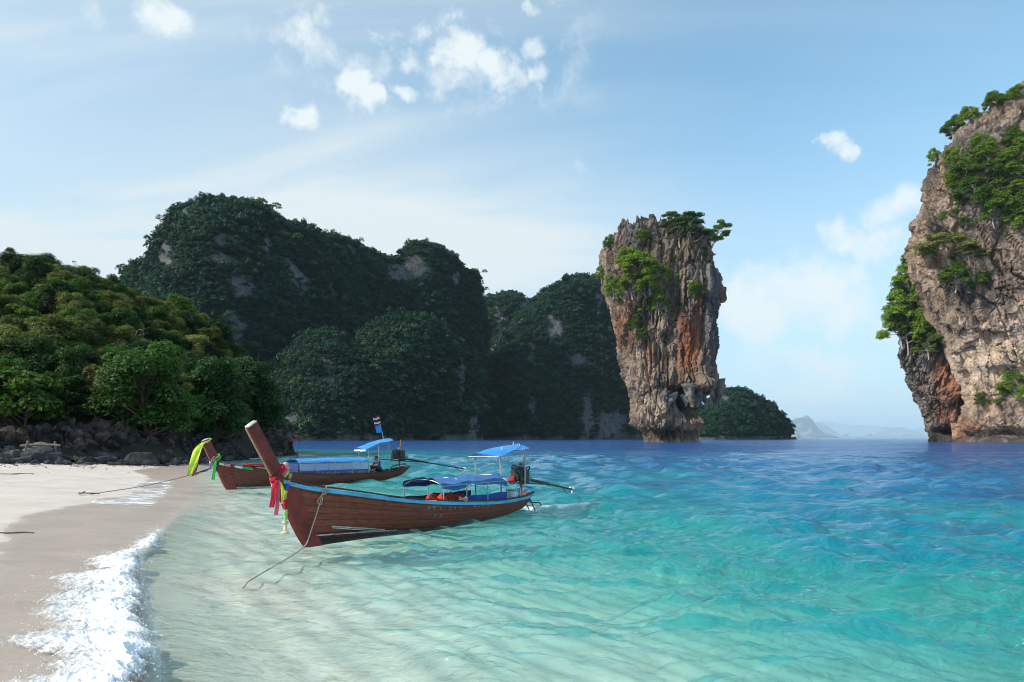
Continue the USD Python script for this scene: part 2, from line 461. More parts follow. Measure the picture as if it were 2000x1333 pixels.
gx = axis_steps(0, -32, 14, 0.13, 200000.0)
gy = axis_steps(0, 4, 62, 0.16, 200000.0)
GX, GY = np.meshgrid(gx, gy, indexing="ij")
GZ = ground_z(GX, GY)
_s = shore_s(GX, GY)
_p = np.stack([GX, GY, 0 * GX], -1)
_dry = 1 - wetness(GX, GY)
_inside = (GX > -33) & (GX < 15) & (GY > 3) & (GY < 63)
GZ = GZ + np.where(_inside, _dry * smoothstep(-0.3, -2.5, _s) * (0.045 * (meshkit.fbm(_p * 1.6, 3, 21) - .5) + 0.02 * (meshkit.noise(_p * 5.5, 23) - .5)), 0)
# footprints and dents in the dry sand
_fr = np.random.default_rng(91)
for _k in range(150):
    _y = _fr.uniform(15, 46); _x = float(_wet(_y)) - _fr.uniform(.5, 9)
    if _k % 3 == 0:
        _y = 19 + _k * .17; _x = float(_wet(_y)) - 2.2 - .25 * (_k % 2) + .1 * _fr.normal()
    _r = _fr.uniform(.12, .24)
    _i0, _i1 = np.searchsorted(gx, [_x - .8, _x + .8]); _j0, _j1 = np.searchsorted(gy, [_y - .8, _y + .8])
    _q = ((GX[_i0:_i1, _j0:_j1] - _x) ** 2 + (GY[_i0:_i1, _j0:_j1] - _y) ** 2) / _r ** 2
    GZ[_i0:_i1, _j0:_j1] -= _fr.uniform(.025, .05) * (np.exp(-_q) - .45 * np.exp(-_q / 3.2))
# ripples of the shallow bottom
_rip = np.sin((_p[..., 0] * 0.8 + _p[..., 1] * 0.6) * 9 + 5 * meshkit.fbm(_p * 0.9, 2, 31))
GZ = GZ + np.where(_inside, 0.032 * smoothstep(0.3, 2.0, _s) * _rip, 0)
sand = M("sand", {"g": ("geometry", {}), "w": ("attribute", {"attribute": "wet"}), "n": ("noise_texture", {"scale": 0.55, "detail": 6, "roughness": 0.6}), "n2": ("noise_texture", {"scale": 60.0, "detail": 3}),
                  "d": ("rgb_ramp", {"ramp": [(0.3, (.56, .475, .41)), (0.7, (.66, .58, .515))]}), "k": ("rgb_ramp", {"ramp": [(0.3, (.44, .335, .27)), (0.7, (.53, .41, .34))]}),
                  "sea": ("attribute", {"attribute": "bed"}), "mb": ("mix_color", {}), "bd": ("rgb_ramp", {"ramp": [(0.3, (.56, .50, .40)), (0.7, (.74, .67, .56))]}), "nbd": ("noise_texture", {"scale": 1.3, "detail": 5, "roughness": 0.6}),
                  "mx": ("mix_color", {}), "gr": ("map_range", {"from_min": 0.2, "from_max": 0.8, "to_min": 0.86, "to_max": 1.1}), "gx": ("mix_color", {"blend_type": "multiply", "fac": 1.0, "use_clamp_result": False, "use_clamp": False}),
                  "ro": ("map_range", {"from_min": 0, "from_max": 1, "to_min": 0.95, "to_max": 0.42}), "b": ("bump", {"distance": 0.012, "strength": 0.8}), "nb": ("noise_texture", {"scale": 9.0, "detail": 8, "roughness": 0.7}),
                  "p": ("principled_bsdf", {"specular_ior_level": 0.25})},
         [("g.position", "n.vector"), ("g.position", "n2.vector"), ("g.position", "nb.vector"), ("n.fac", "d.fac"), ("n.fac", "k.fac"), ("d.color", "mx.a"), ("k.color", "mx.b"), ("w.fac", "mx.fac"),
          ("mx.result", "mb.a"), ("sea.fac", "mb.fac"), ("g.position", "nbd.vector"), ("nbd.fac", "bd.fac"), ("bd.color", "mb.b"),
          ("n2.fac", "gr.value"), ("mb.result", "gx.a"), ("gr.result", "gx.b"), ("gx.result", "p.base_color"), ("w.fac", "ro.value"), ("ro.result", "p.roughness"), ("nb.fac", "b.height"), ("b.normal", "p.normal")])
obj("beach", grid(np.stack([GX, GY, GZ], -1)), sand, smooth=True, attrs={"wet": (FLOAT, (1 - _dry).ravel()), "bed": (FLOAT, smoothstep(-0.2, 1.6, _s).ravel())}, kind="structure")

# ------------------------------------------------------------------ the sea
r_, rr = [2.6, 3.3, 4.0, 4.7, 5.4, 6.0], 6.0
while rr < 200000:
    rr += min(rr * rr / 3360 * 1.25, 0.0125 * rr)
    r_.append(rr)
r_ = np.array(r_)
th = np.radians(np.r_[np.linspace(-80, -40, 14)[:-1], np.linspace(-40, 40, 640), np.linspace(40, 80, 14)[1:]])
RR, TH = np.meshgrid(r_, th, indexing="ij")
WX, WY = RR * np.sin(TH), RR * np.cos(TH)
cell = np.maximum(np.gradient(r_)[:, None], RR * np.radians(80) / 640)
ws = shore_s(WX, WY)
wT = ground_z(WX, WY)
eta = np.zeros_like(WX)
wr = np.random.default_rng(5)
amp_s = smoothstep(0.4, 7, ws) * 0.75 + 0.25 * smoothstep(0, 2, ws)
wp = np.stack([WX, WY, 0 * WX], -1)
gust = 0.55 + 0.9 * meshkit.fbm(wp * np.array([0.05, 0.09, 1]), 3, 41)
for k in range(54):
    lam = 0.45 * (5.2 / 0.45) ** (k / 53) * wr.uniform(.9, 1.1)
    a = 0.0135 * lam ** 0.72 * wr.uniform(.6, 1.2)
    a = a * (1 + 0.9 * smoothstep(25, 70, RR) * (lam > 1.6))
    ang = math.radians(-112 + wr.normal(0, 30))
    kx, ky, ph = math.cos(ang) * 2 * np.pi / lam, math.sin(ang) * 2 * np.pi / lam, wr.uniform(0, 6.28)
    wrp = 0.5 * np.sin(WX * ky * .3 + WY * kx * .3 + ph)
    fade = smoothstep(2.2, 4.5, lam / cell)
    w = np.sin(kx * WX + ky * WY + ph + wrp)
    eta += a * fade * (w + 0.28 * np.cos(2 * (kx * WX + ky * WY + ph + wrp)))
for k in range(46):
    lam = 0.13 * (0.6 / 0.13) ** (k / 45) * wr.uniform(.9, 1.1)
    a = 0.0150 * lam * wr.uniform(.5, 1.3)
    ang = math.radians(-105 + wr.normal(0, 42))
    kx, ky, ph = math.cos(ang) * 2 * np.pi / lam, math.sin(ang) * 2 * np.pi / lam, wr.uniform(0, 6.28)
    near = slice(0, int(np.searchsorted(r_, 60)))
    wrp = 1.2 * np.sin(WX[near] * ky * .13 + WY[near] * kx * .13 + ph)
    eta[near] += a * (smoothstep(2.0, 3.5, lam / cell) * np.ones_like(WX))[near] * (0.35 + 1.3 * meshkit.noise(wp[near] * 0.35, 100 + k % 4)) * np.sin(kx * WX[near] + ky * WY[near] + ph + wrp)
eta *= amp_s * gust
# the low swells that come in round the boats, long oblique crests
for (s0, wdt, a, y0, y1, bend) in ((7.2, 1.1, .16, 6, 26, .9), (12.0, 1.5, .15, 8, 34, 1.4), (19, 2.0, .14, 8, 46, 2.0), (29, 2.6, .15, 14, 60, 2.5), (41, 3.0, .15, 20, 80, 3.0)):
    c = ws - s0 - bend * (meshkit.noise(np.stack([WY * .11, WX * 0 + s0, 0 * WX], -1), 51) - .5) * 2
    eta += a * np.where(c > 0, np.exp(-(c / (1.7 * wdt)) ** 2), np.exp(-(c / (0.75 * wdt)) ** 2)) * smoothstep(y0 - 3, y0 + 3, WY) * smoothstep(y1 + 10, y1, WY) * (0.5 + meshkit.noise(wp * 0.16, 52))
# the breaker: a glassy hump just seaward of the foam
brk = smoothstep(4, 7.5, WY) * smoothstep(30, 17, WY)
hump = 0.20 * np.where(ws > 0.35, np.exp(-((ws - .35) / 0.75) ** 2), np.exp(-((ws - .35) / 0.26) ** 2)) * brk * (0.65 + 0.7 * meshkit.noise(np.stack([WY * .35, 0 * WX, 0 * WX], -1), 61))
eta += hump
# the swash: a film of water run up over the sand
up = wetness(WX, WY)
swash = wT + 0.012 + 0.012 * meshkit.fbm(wp * np.array([1.2, 4.5, 1]), 3, 62)
eta = np.where(ws < 1.5, np.maximum(eta * smoothstep(-0.4, 0.4, ws), 0) , eta)
mixs = smoothstep(0.5, -0.1, ws)
film = np.where(up > 0.35, swash, wT - 0.12)
film = np.where(ws < -9, wT - 0.3, film)
WZ = np.where(WY < 62, np.maximum(eta, np.where(ws < 0.8, film, -9)), eta)
WZ = np.where((WY < 62) & (ws < 0.3) & (up <= 0.35), wT - 0.12, WZ)
depth = np.clip(WZ - wT, 0, 30)
# foam: lace left by the swash, streaks, the patch behind the boat
st = meshkit.fbm(wp * np.array([0.9, 5.5, 1]), 4, 71)
foam = 0.40 * smoothstep(0.50, 0.70, st) * smoothstep(-7.5, -5, ws) * smoothstep(0.3, -0.6, ws) * smoothstep(40, 20, WY)
patch = smoothstep(21, 25, WY) * smoothstep(44, 36, WY) * smoothstep(-0.2, -1.0, ws) * smoothstep(-5.2, -2.8, ws)
foam = np.maximum(foam, patch * (0.12 + 0.85 * meshkit.fbm(wp * np.array([1.5, 3, 1]), 4, 72)))
edge = np.exp(-((up - 0.5) / 0.22) ** 2) * (ws < -0.5)
foam = np.maximum(foam, 0.55 * edge * (meshkit.noise(wp * 0.8, 73) > 0.35))
for (x0, y0, rx, ry, a, rot) in ((1.85, 24.3, 1.7, .9, 1.02, .4), (0.7, 23.8, .8, .8, .7, 0), (-4.9, 40.5, 2.2, 1.0, .75, .5), (-30, 84, 5, 6, .8, .4), (-10.2, 25.0, .8, 1.6, .45, -.3)):
    c, s2 = math.cos(rot), math.sin(rot)
    dx, dy = (WX - x0) * c + (WY - y0) * s2, -(WX - x0) * s2 + (WY - y0) * c
    foam = np.maximum(foam, a * np.exp(-(dx / rx) ** 2 - (dy / ry) ** 2) * (0.25 + 1.1 * meshkit.fbm(wp * 2.4, 4, 74)))
caps = (meshkit.fbm(wp * np.array([.10, .25, 1]), 4, 75) > 0.775) & (WY > 40)
foam = np.maximum(foam, 0.35 * caps * smoothstep(-0.02, 0.1, eta))
water = M("sea_water", {
    "g": ("geometry", {}), "d": ("attribute", {"attribute": "depth"}), "f": ("attribute", {"attribute": "foam"}),
    "mp": ("mapping", {"scale": (1, 1.7, 1), "rotation": (0, 0, 0.25)}),
    "n1": ("noise_texture", {"scale": 1.7, "detail": 7, "roughness": 0.60, "distortion": 0.6}), "n2": ("noise_texture", {"scale": 0.16, "detail": 4, "roughness": 0.6}),
    "b1": ("bump", {"distance": 0.024, "strength": 0.9}), "n4": ("noise_texture", {"scale": 0.42, "detail": 5, "roughness": 0.62, "distortion": 0.5}), "b3": ("bump", {"distance": 0.55, "strength": 0.9}), "rf": ("map_range", {"from_min": 0.005, "from_max": 0.08, "to_min": 0.25, "to_max": 1.0, "clamp": True}), "rfm": ("math", {"math_type": "multiply"}), "gm": ("mapping", {"scale": (.022, .075, 1)}), "gn": ("noise_texture", {"scale": 1.0, "detail": 6, "roughness": 0.7}), "gr": ("map_range", {"from_min": 0.3, "from_max": 0.7, "to_min": 0.55, "to_max": 1.12}), "gx": ("math", {"math_type": "multiply", "use_clamp": True}),
    "n3": ("noise_texture", {"scale": 9.0, "detail": 6, "roughness": 0.62, "distortion": 0.8}), "b2": ("bump", {"distance": 0.075, "strength": 0.9}),
    "t": ("map_range", {"from_min": 0, "from_max": 12, "to_min": 0, "to_max": 1, "clamp": True}),
    "var": ("map_range", {"from_min": 0.3, "from_max": 0.7, "to_min": -0.09, "to_max": 0.09}), "tv": ("math", {"math_type": "add"}),
    "body": ("rgb_ramp", {"ramp": [(0.0, (.06, .34, .32)), (0.07, (.009, .275, .285)), (0.15, (.004, .215, .30)), (0.24, (.006, .125, .27)), (0.40, (.008, .07, .21)), (1.0, (.012, .06, .19))]}),
    "op": ("rgb_ramp", {"ramp": [(x / 12, (1 - math.exp(-.58 * x * min(1, .05 + x / 1.2)),) * 3) for x in (0, .3, .6, 1, 1.5, 2.2, 3, 4.5, 7, 12)]}),
    "tint": ("rgb_ramp", {"ramp": [(x / 12, (math.exp(-.60 * x), math.exp(-.06 * x), math.exp(-.09 * x))) for x in (0, .2, .4, .7, 1, 1.5, 2.2, 3, 5, 12)]}),
    "tr": ("transparent_bsdf", {}), "df": ("diffuse_bsdf", {}), "mix": ("mix_closure", {}),
    "fr": ("layer_weight", {"blend": 0.5}), "fp": ("math", {"math_type": "power", "value2": 4.0}), "fs": ("math", {"math_type": "multiply_add", "value2": 0.86, "value3": 0.025}), "gl": ("glossy_bsdf", {"roughness": 0.07, "color": (0.95, 0.97, 1.0)}), "mg": ("mix_closure", {}),
    "fn": ("noise_texture", {"scale": 7.0, "detail": 8, "roughness": 0.75, "distortion": 1.0}), "fa": ("math", {"math_type": "add", "value2": -0.98}), "fb": ("math", {"math_type": "add"}),
    "fc": ("map_range", {"from_min": 0.0, "from_max": 0.28, "to_min": 0, "to_max": 0.95, "clamp": True}), "fd": ("diffuse_bsdf", {"color": (.86, .88, .90)}), "mf": ("mix_closure", {})},
    [("g.position", "mp.vector"), ("mp.vector", "n1.vector"), ("g.position", "n2.vector"), ("n1.fac", "b2.height"), ("mp.vector", "n3.vector"), ("n3.fac", "b1.height"), ("b2.normal", "b1.normal"), ("mp.vector", "n4.vector"), ("n4.fac", "b3.height"), ("b3.normal", "b2.normal"), ("d.fac", "rf.value"), ("fs.value", "rfm.value1"), ("rf.result", "rfm.value2"), ("d.fac", "t.value"), ("n2.fac", "var.value"),
     ("t.result", "tv.value1"), ("var.result", "tv.value2"), ("tv.value", "body.fac"), ("t.result", "op.fac"), ("t.result", "tint.fac"), ("tint.color", "tr.color"), ("body.color", "df.color"), ("b1.normal", "df.normal"),
     ("op.color", "mix.fac"), ("tr.BSDF", "mix.closure1"), ("df.BSDF", "mix.closure2"), ("b1.normal", "fr.normal"), ("b1.normal", "gl.normal"),
     ("fr.facing", "fp.value1"), ("fp.value", "fs.value1"), ("g.position", "gm.vector"), ("gm.vector", "gn.vector"), ("gn.fac", "gr.value"), ("rfm.value", "gx.value1"), ("gr.result", "gx.value2"), ("gx.value", "mg.fac"), ("mix.closure", "mg.closure1"), ("gl.BSDF", "mg.closure2"),
     ("mp.vector", "fn.vector"), ("fn.fac", "fa.value1"), ("f.fac", "fb.value1"), ("fa.value", "fb.value2"), ("fb.value", "fc.value"), ("fc.result", "mf.fac"), ("mg.closure", "mf.closure1"), ("fd.BSDF", "mf.closure2")],
    surface="mf.closure")
keep = grid(np.stack([WX, WY, WZ], -1), flip=True)
_buried = (WZ < wT - 0.05).ravel()
_f = keep[1][~_buried[keep[1]].all(1)]
_u, _i = np.unique(_f, return_inverse=True)
obj("sea", (keep[0][_u], _i.reshape(-1, 3)), water, smooth=True, attrs={"depth": (FLOAT, depth.ravel()[_u]), "foam": (FLOAT, foam.ravel()[_u])}, kind="structure")

# ------------------------------------------------------------------ breaking wave: froth and spray
froth_mat = M("froth", {"g": ("geometry", {}), "c": ("attribute", {"attribute": "cover"}), "n": ("noise_texture", {"scale": 8.0, "detail": 9, "roughness": 0.72, "distortion": 0.8}), "a": ("math", {"math_type": "add"}),
                        "m": ("map_range", {"from_min": 0.92, "from_max": 1.20, "to_min": 0, "to_max": 1, "clamp": True}), "b": ("bump", {"distance": 0.025, "strength": 0.8}), "nb": ("noise_texture", {"scale": 16.0, "detail": 8, "roughness": 0.75}),
                        "d": ("principled_bsdf", {"base_color": (.88, .90, .93), "roughness": 0.6, "subsurface_weight": 0.0}), "t": ("transparent_bsdf", {}), "x": ("mix_closure", {})},
              [("g.position", "n.vector"), ("g.position", "nb.vector"), ("n.fac", "a.value1"), ("c.fac", "a.value2"), ("a.value", "m.value"), ("nb.fac", "b.height"), ("b.normal", "d.normal"), ("m.result", "x.fac"), ("t.BSDF", "x.closure1"), ("d.BSDF", "x.closure2")], surface="x.closure")
ny, nb = 520, 190
fy = np.linspace(4.6, 18.5, ny)
width = np.interp(fy, [4, 6, 7.7, 9.5, 11, 12.5, 14.5, 16.5, 18.5], [1.15, 1.2, 1.3, 1.5, 1.4, 1.05, .75, .5, .1])
b_ = np.linspace(0, 1, nb)
FY, FB = np.meshgrid(fy, b_, indexing="ij")
jag = 1 + 0.9 * (meshkit.fbm(np.stack([fy * 1.1, 0 * fy, 0 * fy], -1), 4, 81) - .5)
FS = (0.22 + 0.55 * (meshkit.fbm(np.stack([fy * 1.9, 0 * fy, 0 * fy], -1), 4, 80) - .5))[:, None] - FB * (width * jag)[:, None]
FX = shore_x(FY) + FS / .905
fp = np.stack([FX, FY, 0 * FX], -1)
prof = np.interp(FB, [0, .10, .22, .38, .7, 1], [.05, .17, .21, .13, .05, .0]) * np.interp(fy, [4.6, 10, 13, 16, 18.5], [.9, .95, .85, .65, .2])[:, None]
lump = meshkit.fbm(fp * 1.5, 4, 82) ** 1.5 * 1.8
FZ = np.maximum(ground_z(FX, FY), -0.05) + 0.015 + prof * (0.25 + 0.95 * lump) + 0.09 * FB * (1 - FB) * meshkit.fbm(fp * 5, 4, 83) + (0.07 * (meshkit.fbm(fp * 11, 3, 84) - .5) + 0.05 * (meshkit.fbm(fp * 24, 3, 85) - .5)) * smoothstep(1, .85, FB)
cover = np.interp(FB, [0, .10, .22, .5, .8, 1], [.22, .58, .82, .66, .50, .28]) * np.interp(fy, [4.6, 15, 18.5], [1, .95, .6])[:, None]
obj("sea_foam", grid(np.stack([FX, FY, FZ], -1)), froth_mat, smooth=True, attrs={"cover": (FLOAT, cover.ravel())}, kind="stuff", label="white froth of the small wave breaking on the sand", cat="foam")
drop_mat = M("droplet", {"p": ("principled_bsdf", {"base_color": (.9, .92, .95), "roughness": 0.15, "specular_ior_level": 0.6})}, [])
pi = UsdGeom.PointInstancer.Define(stage, "/World/sea_spray")
usdkit.mesh(stage, "/World/sea_spray/drop", ball((0, 0, 0), 1.0, 1), drop_mat, True)
pi.CreatePrototypesRel().SetTargets(["/World/sea_spray/drop"])
nd = 2400
ii = np.minimum((RNG.random(nd) ** 1.3 * ny).astype(int), ny - 1)
jj = np.minimum((np.where(RNG.random(nd) < .35, RNG.random(nd) * .12, RNG.random(nd)) * nb).astype(int), nb - 1)
dp = np.stack([FX[ii, jj], FY[ii, jj], FZ[ii, jj]], -1) + RNG.normal(0, 1, (nd, 3)) * [.10, .10, 0] + np.c_[np.zeros(nd), np.zeros(nd), np.abs(RNG.exponential(.055, nd))]
ds = RNG.uniform(.002, .008, nd)
pi.CreatePositionsAttr(Vt.Vec3fArray.FromNumpy(dp.astype(np.float32)))
pi.CreateProtoIndicesAttr(Vt.IntArray([0] * nd))
pi.CreateScalesAttr(Vt.Vec3fArray.FromNumpy(np.repeat(ds[:, None], 3, 1).astype(np.float32)))
tag(pi.GetPrim(), "fine white drops thrown up by the breaking wave", "spray", kind="stuff")

# ------------------------------------------------------------------ haze over the far water
hz = box((0, 125000 - 6000, 250 - 25), (500000, 250000, 500 + 50))
hz[0][:, 2] = np.where(hz[0][:, 2] > 0, 2300.0, -30.0)
HAZE = 2.2e-5
haze_mat = M("haze", {"v": ("principled_volume", {"color": (.63, .81, 1.0), "density": HAZE, "anisotropy": 0.0})}, [], surface=None, volume="v.volume")
obj("haze", hz, haze_mat, kind="stuff", label="pale blue sea air that veils the far mountains", cat="haze")
# ------------------------------------------------------------------ wooded hills
def hill_surface(ridge, foot, q=2.2, n=180, m=60, rough=10.0, seed=0, back=120.0, lift=0.0, zscale=1.0):
    """A hillside between a foot line and a ridge line (photo pixels with distances), roughened, with its far side."""
    R = np.array([at(u, v, y) for u, v, y in ridge]); R[:, 2] -= lift
    Fo = np.array([[(u - CX) / F * y, y, z] for u, y, z in foot])

    def along(P, s):
        t = np.linspace(0, 1, len(P)) if False else np.r_[0, np.cumsum(np.linalg.norm(np.diff(P[:, :2], axis=0), axis=1))]
        t = t / t[-1]
        return np.stack([PchipInterpolator(t, P[:, k])(s) for k in range(3)], 1)
    s = np.linspace(0, 1, n)
    Rs, Fs = along(R, s), along(Fo, s)
    t = np.linspace(0, 1, m)
    g = 1 - (1 - t) ** q
    P = np.empty((n, m, 3))
    P[..., :2] = Fs[:, None, :2] + (Rs - Fs)[:, None, :2] * t[None, :, None]
    P[..., 2] = Fs[:, None, 2] + (Rs[:, 2] - Fs[:, 2])[:, None] * g[None]
    tb = np.linspace(0, 1, 12)[1:]
    B = np.empty((n, 11, 3))
    out = Rs[:, :2] - Fs[:, :2]
    out /= np.linalg.norm(out, axis=1, keepdims=True) + 1e-9
    B[..., :2] = Rs[:, None, :2] + out[:, None] * (back * tb)[None, :, None]
    B[..., 2] = Rs[:, None, 2] * (1 - tb[None] ** 2) - 8 * tb[None]
    P = np.concatenate([P, B], 1)
    mm = P.shape[1]
    v, f = grid(P)
    nrm = normals_of(v, f)
    w = np.tile(np.r_[np.sin(np.pi * np.clip(t, 0, 1)) ** 0.7, np.zeros(11)], n)
    d = meshkit.fbm(v / (rough * 7) * [1, 1, .34], 5, seed) - .5
    d2 = meshkit.fbm(v / (rough * 3), 3, seed + 9) - .5
    v = v + nrm * ((d * rough * 3.6 + d2 * rough * 0.8) * w)[:, None]
    return v, f, n, mm, m


def stone_colour(v, seed, base=(.30, .28, .26), scale=14.0, orange=0.0, dark=0.4):
    a = meshkit.fbm(v / scale * [1, 1, .3], 4, seed)
    b = meshkit.fbm(v / (scale * 1.6), 4, seed + 5)
    c = np.array(base)[None] * (0.55 + 0.9 * a)[:, None]
    k = smoothstep(.50, .66, b)[:, None] * orange
    c = c * (1 - k) + k * np.array([.36, .17, .09])
    e = smoothstep(.52, .68, meshkit.fbm(v / (scale * .7) * [1, 1, .22], 4, seed + 8))[:, None] * dark
    return c * (1 - e) + e * np.array([.055, .05, .05])


soil = plain("undergrowth", (.022, .032, .012), 0.95, 0.4, 0.05, 0)


# ---- crowns for far forest
def crown_cluster(rng, leaves, size, clumps=7, flat=.75):
    vs = []
    cs = [(rng.normal(0, .42), rng.normal(0, .42), rng.uniform(.15, .85) * flat) for _ in range(clumps)]
    fs = []
    for k in range(leaves):
        c = np.array(cs[rng.integers(clumps)])
        d = rng.normal(0, 1, 3); d /= np.linalg.norm(d); d[2] = abs(d[2]) * 1.0 - .25
        p = c + d * rng.uniform(.25, .42)
        nrm = d + rng.normal(0, .45, 3); nrm[2] += .35; nrm /= np.linalg.norm(nrm)
        a = np.cross(nrm, rng.normal(0, 1, 3)); a /= np.linalg.norm(a); b = np.cross(nrm, a)
        s = size * rng.uniform(.6, 1.3)
        vs += [p - a * s, p - b * s * .7 - nrm * s * .25, p + a * s, p + b * s * .7 - nrm * s * .25]
        fs.append((4 * k, 4 * k + 1, 4 * k + 2)); fs.append((4 * k, 4 * k + 2, 4 * k + 3))
    return np.array(vs), np.array(fs)


def forest(name, surf, count, size, seed, label, mats, density=None, cat="forest"):
    v, f, n, mm, m = surf
    rng = np.random.default_rng(seed)
    P = v.reshape(n, mm, 3)
    quad = np.linalg.norm(np.cross(P[1:, 1:m + 3] - P[:-1, 1:m + 3], P[1:, 1:m + 3] - P[1:, :m + 2]), axis=-1)
    cp = 0.25 * (P[1:, 1:m + 3] + P[:-1, 1:m + 3] + P[1:, :m + 2] + P[:-1, :m + 2])
    w = quad.copy()
    if density is not None:
        w = w * density(cp)
    w = (w / w.sum()).ravel()
    k = rng.choice(len(w), count, p=w)
    i, j = np.unravel_index(k, quad.shape)
    a, b = rng.random((2, count, 1))
    p = (P[i, j] * (1 - a) + P[i + 1, j] * a) * (1 - b) + (P[i, j + 1] * (1 - a) + P[i + 1, j + 1] * a) * b
    inst = UsdGeom.PointInstancer.Define(stage, numbered("/World", name))
    here = str(inst.GetPath())
    targets = []
    for q, mt in enumerate(mats):
        pth = f"{here}/crown" + (f"_{q:03d}" if q else "")
        usdkit.mesh(stage, pth, crown_cluster(np.random.default_rng(seed * 10 + q), 340, .095), mt, False)
        targets.append(pth)
    inst.CreatePrototypesRel().SetTargets(targets)
    inst.CreatePositionsAttr(Vt.Vec3fArray.FromNumpy((p - [0, 0, size * .25]).astype(np.float32)))
    inst.CreateProtoIndicesAttr(Vt.IntArray.FromNumpy(rng.choice(len(mats), count, p=np.r_[np.full(len(mats) - 1, 1.0), .35] / (len(mats) - .65)).astype(np.int32)))
    s = size * rng.lognormal(-.08, .38, count)
    inst.CreateScalesAttr(Vt.Vec3fArray.FromNumpy(np.stack([s, s, s * rng.uniform(.8, 1.35, count)], 1).astype(np.float32)))
    ang = rng.uniform(0, np.pi, count)
    inst.CreateOrientationsAttr(Vt.QuathArray([Gf.Quath(float(np.cos(t)), 0, 0, float(np.sin(t))) for t in ang]))
    tag(inst.GetPrim(), label, cat, kind="stuff")


FARM = [LEAF["far"], LEAF["far"], LEAF["far_olive"]]


def hill(name, label, ridge, foot, count, size, seed, forest_label, q=2.2, rough=12.0, back=150, bare=0.60, patches=(), base=(.11, .11, .115), n=180, m=60):
    surf = hill_surface(ridge, foot, q=q, rough=rough, seed=seed, back=back, lift=size * .5, n=n, m=m)
    v, f = surf[0], surf[1]
    nz = normals_of(v, f)[:, 2]
    clear = smoothstep(bare, bare + .08, meshkit.fbm(v / 30.0 * [1, 1, .5], 5, seed + 3))
    uv = np.stack([CX + F * v[:, 0] / v[:, 1], HOR - F * (v[:, 2] - H) / v[:, 1]], 1)
    for (u, w, ru, rv) in patches:
        g = np.exp(-((uv[:, 0] - u) / ru) ** 2 - ((uv[:, 1] - w) / rv) ** 2)
        clear = np.maximum(clear, smoothstep(.35, .6, g + .5 * (meshkit.fbm(v / 12.0, 3, seed + 4) - .5)))
    low = smoothstep(9, 4, v[:, 2])
    clear = np.maximum(clear, low)
    st = stone_colour(v, seed, base)
    green = np.array([.022, .032, .012]) * (0.6 + 0.8 * meshkit.fbm(v / 9.0, 3, seed + 6))[:, None]
    col = green * (1 - clear[:, None]) + st * clear[:, None]
    obj(name, (v, f), ROCK_FAR, smooth=True, attrs={"stone": (COLOR, col)}, kind="structure", label=label)
    tree = cKDTree(v)

    def dens(p):
        sh = p.shape[:-1]
        return (1.02 - clear[tree.query(p.reshape(-1, 3))[1]]).reshape(sh)
    forest("hill_forest", surf, count, size, seed, forest_label, FARM, dens)
    return surf


hill("hill", "great domed wooded limestone hill left of centre, its right side a sheer wall",
     [(225, 640, 880), (250, 572, 850), (272, 535, 835), (300, 520, 830), (322, 478, 830), (340, 440, 832), (362, 412, 840), (400, 399, 850), (432, 397, 858), (470, 406, 868), (510, 416, 880), (540, 440, 890), (562, 456, 900), (600, 459, 920),
      (640, 474, 940), (672, 470, 955), (702, 490, 975), (742, 511, 1000), (788, 521, 1030), (797, 504, 1035), (820, 486, 1045), (848, 490, 1055), (860, 514, 1060), (872, 509, 1065), (884, 530, 1075), (908, 533, 1085), (926, 534, 1092), (933, 565, 1100), (940, 640, 1108), (944, 780, 1112)],
     [(222, 840, -3), (240, 760, -3), (268, 700, -3), (310, 655, -3), (360, 650, -3), (430, 675, -3), (520, 720, -3), (620, 780, -3), (720, 850, -3), (800, 920, -3), (860, 970, -3), (910, 1010, -3), (938, 1050, -3), (945, 1090, -3)],
     30000, 4.9, 101, "dark green forest over the great domed hill", q=2.5, rough=13, back=160, bare=.60, patches=((330, 500, 26, 40), (470, 560, 30, 32), (800, 530, 60, 26), (890, 545, 14, 18), (440, 470, 30, 16), (520, 480, 20, 20)), n=240, m=80)
hill("hill", "small rounded peak seen in the notch between two dark hills",
     [(880, 640, 1500), (930, 590, 1480), (960, 580, 1470), (992, 570, 1460), (1018, 574, 1455), (1032, 592, 1450), (1045, 640, 1450), (1060, 760, 1450)],
     [(880, 1420, -3), (930, 1370, -3), (980, 1350, -3), (1020, 1370, -3), (1050, 1400, -3), (1062, 1430, -3)],
     4000, 6.0, 102, "forest over the small rounded peak in the notch", q=2.4, rough=12, patches=((1022, 605, 12, 22),), n=70, m=50)
hill("hill", "wooded hill just left of the rock stack with pale bare cliffs low on its right",
     [(930, 700, 1270), (1000, 640, 1265), (1040, 590, 1262), (1062, 574, 1262), (1100, 549, 1265), (1132, 540, 1272), (1165, 546, 1285), (1200, 570, 1300), (1240, 620, 1310), (1290, 700, 1315), (1340, 775, 1320), (1385, 815, 1325)],
     [(932, 1080, -3), (1000, 1085, -3), (1060, 1100, -3), (1120, 1130, -3), (1180, 1165, -3), (1240, 1200, -3), (1300, 1240, -3), (1360, 1280, -3), (1388, 1310, -3)],
     15000, 5.0, 103, "forest over the hill left of the rock stack", q=2.3, rough=14, patches=((1080, 640, 22, 30), (1195, 825, 42, 26), (1130, 700, 26, 14), (1215, 850, 50, 10), (1040, 690, 10, 30)), n=150, m=70)
